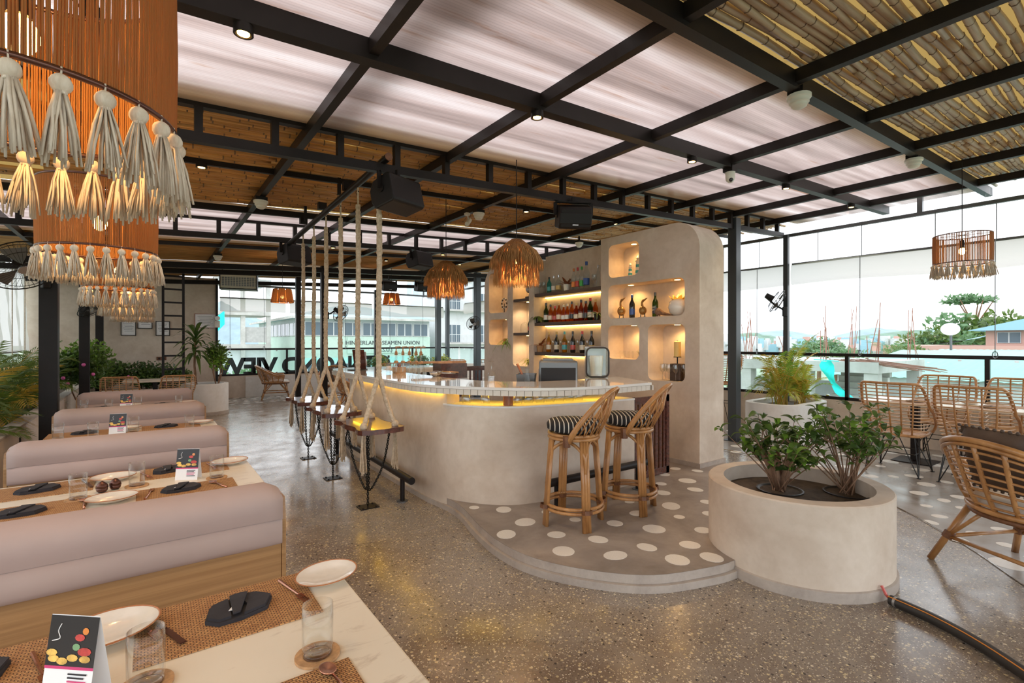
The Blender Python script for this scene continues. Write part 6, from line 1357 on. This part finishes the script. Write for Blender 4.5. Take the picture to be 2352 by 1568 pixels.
r0, r1 = z(3.95), z(5.7); MB().add([(-.9, -.9, r0), (15.4, -.9, r0), (15.4, 25, r0), (-.9, 25, r0), (5.5, 6.5, r1), (9, 6.5, r1), (9, 18, r1), (5.5, 18, r1)], [(0, 1, 5, 4), (1, 2, 6, 5), (2, 3, 7, 6), (3, 0, 4, 7), (4, 5, 6, 7), (3, 2, 1, 0)]).build('roof', 'sky_roof', b); MB().bar((-.95, -.95, r0), (15.4, -.95, r0), .1, .25).bar((-.95, -.95, r0), (-.95, 25, r0), .1, .25).build('gutter', 'raw_concrete', b)
MB().box(4.7, 12.9, -.12, 0, z(.2), z(2.0)).build('sign_board', 'mint_paint', b); RX = Matrix.Rotation(pi / 2, 4, 'X')
text('HINTERLAND SEAMEN UNION', .62, 'steel_blue', b, Matrix.Translation((8.8, -.14, z(1.15))) @ RX, 'sign_lettering', .02, spacing=1.02); text('(C.S.U.)', .60, 'steel_blue', b, Matrix.Translation((8.8, -.14, z(.38))) @ RX, 'sign_lettering', .02)
# white block with balconies
b = bld('apartment_block', 'white apartment block with balconies behind the grass pendant', (29.6, 55.5, G)); MB().box(0, 14, 0, 10, 0, z(12)).build('wall', 'white_paint', b); b['_f'] = 0.0
for k, zz in enumerate((-3.5, 1.4, 5.6)):
    for x0 in (1.0, 5.2, 9.6): window(b, x0, x0 + 1.9, z(zz), z(zz + 2.3), .1, 3, 'white_paint')
    MB().box(.2, 13.8, -1.0, 0, z(zz - .25), z(zz - .05)).build('balcony_slab', 'raw_concrete', b)
    m = MB()
    for i in range(46): m.bar((.25 + i * .3, -.95, z(zz)), (.25 + i * .3, -.95, z(zz + 1.0)), .03, .03)
    m.bar((.2, -.95, z(zz + 1.0)), (13.8, -.95, z(zz + 1.0)), .06, .06); m.build('balcony_rail', 'white_paint', b)
MB().box(9.0, 14.2, -1.2, 0, z(-.5), z(3.2)).build('block_wall', 'grey_block', b); MB().box(-.6, 16, -1.3, 10, z(11.8), z(12.4)).build('roof_slab', 'raw_concrete', b)
b = bld('unfinished_tower', 'bare concrete tower under construction left of the mint building', (5.2, 57, G))
for k in range(5): MB().box(0, 5.2, 0, 6, z(-6 + k * 3.4), z(-5.6 + k * 3.4)).build('floor_slab', 'raw_concrete', b)
for x in (.2, 2.6, 5.0): MB().box(x - .2, x + .2, .2, .6, 0, z(8)).build('column', 'raw_concrete', b)
MB().box(.4, 5.0, .5, .8, z(-2), z(.8)).build('infill_wall', 'white_paint', b); MB().box(2.8, 5.0, .4, .6, z(1.4), z(3.0)).build('infill_wall', 'grey_block', b); MB().add([(-.2, -.1, z(3.6)), (.9, -.1, z(4.6)), (.9, -.2, z(3.2)), (.2, -.2, z(2.4))], [(0, 1, 2, 3), (3, 2, 1, 0)]).build('tarp', 'cloth_aqua', b)
# construction site towards the hills
b = bld('unfinished_building', 'bare concrete frame with stairs and rebar below the window', (27.5, 11, G))
MB().box(-3.0, 3.2, -3.5, 5.5, z(.15), z(.62)).build('roof_slab', 'raw_concrete', b); MB().box(-3.2, 4.0, -4.2, 6.5, z(-2.7), z(-2.4)).build('floor_slab', 'raw_concrete', b)
for x, y in ((-2.7, -3.2), (-2.7, -.6), (-2.7, 2.2), (-2.7, 5.0), (2.8, -3.2), (2.8, 2.2), (2.8, 5.0)): MB().box(x - .25, x + .25, y - .25, y + .25, 0, z(.2)).build('column', 'raw_concrete', b)
for i in range(9): MB().box(-2.2 + i * .28, -1.9 + i * .28, -3.0, -1.0, z(-2.4 + i * .28), z(-2.12 + i * .28)).build('stair_step', 'raw_concrete', b)
MB().box(1.8, 2.0, -3.4, 5.2, z(-2.4), z(-.6)).build('infill_wall', 'white_paint', b)
for cx, cy in ((-2.6, -3.2), (-2.7, -1.3), (-2.6, .4), (-2.7, 2.2), (-2.6, 5.0), (2.6, -3.2), (2.7, -.6), (2.7, 5.0)):
    for k in range(5): h = RND.uniform(1.1, 2.8); MB().tube([(cx + RND.uniform(-.22, .22), cy + RND.uniform(-.22, .22), z(.55)), (cx + RND.uniform(-.3, .3), cy + RND.uniform(-.3, .3), z(.6 + h))], .016, 4).build('rebar', 'rebar', b)
m = MB()
for i in range(26): a = RND.uniform(-.5, .5); m.tube([(-2.8, -2.0 + RND.uniform(-1.6, .6), z(.66 + .01 * i % .1)), (-2.9 + a, -5.2 + RND.uniform(-.6, .6), z(.40 + RND.uniform(-.1, .1)))], .012, 4)
m.build('rebar_bundle', 'rebar', b)
t = thing('tarp_cloth', 'aqua cloth hanging over the concrete edge', 'cloth', (23.9, 9.25, -.55)); vs = []; fs = []
for i in range(9):
    for j in range(4): vs.append((.15 * sin(i * 1.3 + j), (j - 1.5) * .13 * (1 + .25 * sin(i)) - .018 * i * i * .9, 1.2 - i * .22 + .05 * sin(j * 2 + i)))
for i in range(8):
    for j in range(3): fs.append((i * 4 + j, i * 4 + j + 1, i * 4 + j + 5, i * 4 + j + 4))
MB().add(vs, fs).build('sheet', 'cloth_aqua', t, smooth=True); MB().tube([(0, -.5, 1.2), (0, .5, 1.25)], .02, 5).build('knot', 'cloth_aqua', t)
# long teal shed roofs
def shed(x, y, lx, ly, zl, zh, label):
    b = bld('teal_shed', label, (x, y, G)); MB().box(0, lx, 0, ly, 0, z(zl)).build('wall', 'white_paint', b); n = int(ly / .5); m = MB(); vs = []; fs = []
    for i in range(n * 2 + 1):
        yy = -.5 + (ly + 1) * i / (n * 2); dz = .05 * (i % 2); vs += [(-.6, yy, z(zl) + dz), (lx + .5, yy, z(zh) + dz)]
    for i in range(n * 2): fs.append((2 * i, 2 * i + 1, 2 * i + 3, 2 * i + 2))
    m.add(vs, fs).build('roof', 'mint_roof', b)
    b['_f'] = 0.0
    for i in range(int(ly / 3)): window(b, 1 + i * 3, 2.6 + i * 3, z(zl - 2.6), z(zl - 1.2), .1, 2, 'white_paint', 'y')
shed(38, -16, 14, 30, -.75, .75, 'long shed with teal corrugated roof below the railing'); shed(64.5, 3, 8, 13, -.9, .6, 'second teal-roofed shed behind the rebar')
b = bld('hill_house', 'salmon house with sky-blue gabled roofs behind the teal shed', (80, 2, G)); MB().box(0, 14, 0, 22, 0, z(1.0)).build('wall', 'salmon', b); MB().box(1, 8, 5, 12, z(1.0), z(2.9)).build('upper_storey', 'salmon', b)
MB().add([(-.4, 3.6, z(2.8)), (-.4, 13.4, z(2.8)), (-.4, 8.5, z(4.1)), (9, 3.6, z(2.8)), (9, 13.4, z(2.8)), (9, 8.5, z(4.1))], [(0, 2, 1), (3, 4, 5), (0, 3, 5, 2), (1, 2, 5, 4), (0, 1, 4, 3)]).build('gable_roof', 'sky_roof', b); MB().add([(.5, -1, z(1.2)), (.5, 4.5, z(1.9)), (10, 4.5, z(2.6)), (10, -1, z(1.3)), (.5, 12.5, z(1.9)), (.5, 17, z(1.1)), (10, 17, z(1.3)), (10, 12.5, z(2.6))], [(0, 3, 2, 1), (4, 7, 6, 5)]).build('wing_roof', 'sky_roof', b)
b['_f'] = .95
window(b, 6, 8.5, z(1.3), z(2.6), .05, 2, 'white_paint', 'y'); window(b, 9, 11, z(1.3), z(2.6), .05, 2, 'white_paint', 'y')
t = thing('satellite_dish', 'white satellite dish beside the blue-roofed house', 'dish', (62, 13.2, 0)); MB().open_lathe([(.72, .26), (.54, .12), (.27, .03), (.02, 0)], 28).build('dish', 'white_paint', t, smooth=True, rot=(0, -1.0, .2), loc=(0, 0, 2.55)); MB().tube([(0.4, 0, -8), (.2, 0, 2.5)], .1, 8).build('mast', 'steel_grey', t)
# trees and hills
def tree(x, y, zt, r, label, leaf=('leaf_far', 'leaf_mid'), seed=1, flat_=.6, n=900, L=None):
    t = thing('tree', label, 'tree', (x, y, G)); q = random.Random(seed); m = MB(); hh = zt - G
    for k in range(7): leaf_cloud(m, (q.uniform(-.6, .6) * r, q.uniform(-.6, .6) * r, hh - r * flat_ * q.uniform(.5, 1.6)), (r * .55, r * .55, r * flat_ * .5), n // 7, L or r * .22, q, k % len(leaf))
    m.build('crown', list(leaf), t); MB().tube([(0, 0, 0), (.1 * r, 0, hh * .6), (0, 0, hh - r * .5)], [r * .09, r * .07, r * .04], 7).build('trunk', 'bark', t)
for i, (x, y, zt, r, l) in enumerate(((115, 21.5, 6.6, 6.5, 'broad round tree behind the blue-roofed house'), (121, 14, 5.2, 6, 'round tree right of the blue-roofed house'), (102, 23.6, 3.8, 4.2, 'smaller tree behind the satellite dish'), (70, 26, .9, 3.0, 'low tree behind the rebar columns'), (76, 20, 1.4, 3.2, 'low tree beside the tall coconut palm'), (85, 32, 2.0, 3.6, 'low hillside tree over the teal shed'), (45, 26, -1.5, 2.6, 'bushy tree beyond the palm box glass'), (38, 25, -1.6, 2.6, 'bushy tree beyond the niche wall glass'), (100, 40, 2.2, 4.5, 'hillside tree far beyond the slim post'), (7.4, 44, -.6, 2.4, 'tree growing below the concrete tower'), (9.6, 45, -1.2, 2.2, 'tree between the tower and the mint hall'))): tree(x, y, zt, r, l, seed=40 + i)
t = thing('umbrella_tree', 'flat-topped spreading tree standing above the round trees', 'tree', (120, 22.2, G)); q = random.Random(9); m = MB()
for k in range(5): leaf_cloud(m, (q.uniform(-3, 3), q.uniform(-3, 3), z(9.2) + q.uniform(-.4, .4)), (2.6, 2.6, .5), 160, .8, q)
m.build('crown', ['leaf_far'], t)
for a in range(5): MB().tube([(0, 0, 0), (0, 0, z(4)), (2.6 * cos(a * 1.26), 2.6 * sin(a * 1.26), z(9))], [.3, .2, .06], 6).build('branch', 'bark', t)
palm(60.9, 17.6, -.6, 20, 3.6, 3.0, 'tall coconut palm among the rebar rods beyond the glass', [('leaf_far', 'leaf_palm'), ('leaf_palm', 'leaf_gold')], 77, 'coconut_palm', 1.6, .15)
def hill(nm, label, d, u0, u1, prof, mat, depth):
    m = MB(); n = 60; vs = []; q = random.Random(int(d))
    for i in range(n + 1):
        u = u0 + (u1 - u0) * i / n; k = (u - 1176) / 1133; f = (i / n) * (len(prof) - 1); j = min(len(prof) - 2, int(f)); h = prof[j] + (prof[j + 1] - prof[j]) * (f - j) + q.uniform(-.5, .5) * d / 400
        for dd, hh in ((d * .93, G - 1), (d, h * .75), (d * 1.04, h), (d * (1.04 + depth), h * .9)): vs.append(((.8053 * k + .5928) * dd, (-.5928 * k + .8053) * dd, hh))
    fs = [(4 * i + j, 4 * i + j + 1, 4 * i + j + 5, 4 * i + j + 4) for i in range(n) for j in range(3)]
    t = m.add(vs, fs).build(nm, mat, smooth=True); return struct(t)
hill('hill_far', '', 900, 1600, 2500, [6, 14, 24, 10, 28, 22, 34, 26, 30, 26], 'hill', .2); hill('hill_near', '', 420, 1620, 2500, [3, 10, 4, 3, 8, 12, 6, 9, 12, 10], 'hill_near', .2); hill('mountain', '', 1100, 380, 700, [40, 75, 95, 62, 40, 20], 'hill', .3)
m = MB(); q = random.Random(3)
for i in range(240):
    u = q.uniform(1630, 2200); k = (u - 1176) / 1133; d = q.uniform(300, 400); x, y = (.8053 * k + .5928) * d, (-.5928 * k + .8053) * d; s = q.uniform(2, 5); h = q.uniform(-4, 3.5); m.box(x, x + s, y, y + s, h - 4, h + q.uniform(1, 3), q.choice((0, 0, 0, 0, 1, 2)))
tw = m.build('hillside_town', ['white_paint', 'salmon', 'sky_roof']); tw['kind'] = 'stuff'; tag(tw, 'scatter of tiny pale houses on the hillside', 'houses')
for o in S.objects:
    for k_ in ('_o', '_f'):
        if k_ in o: del o[k_]
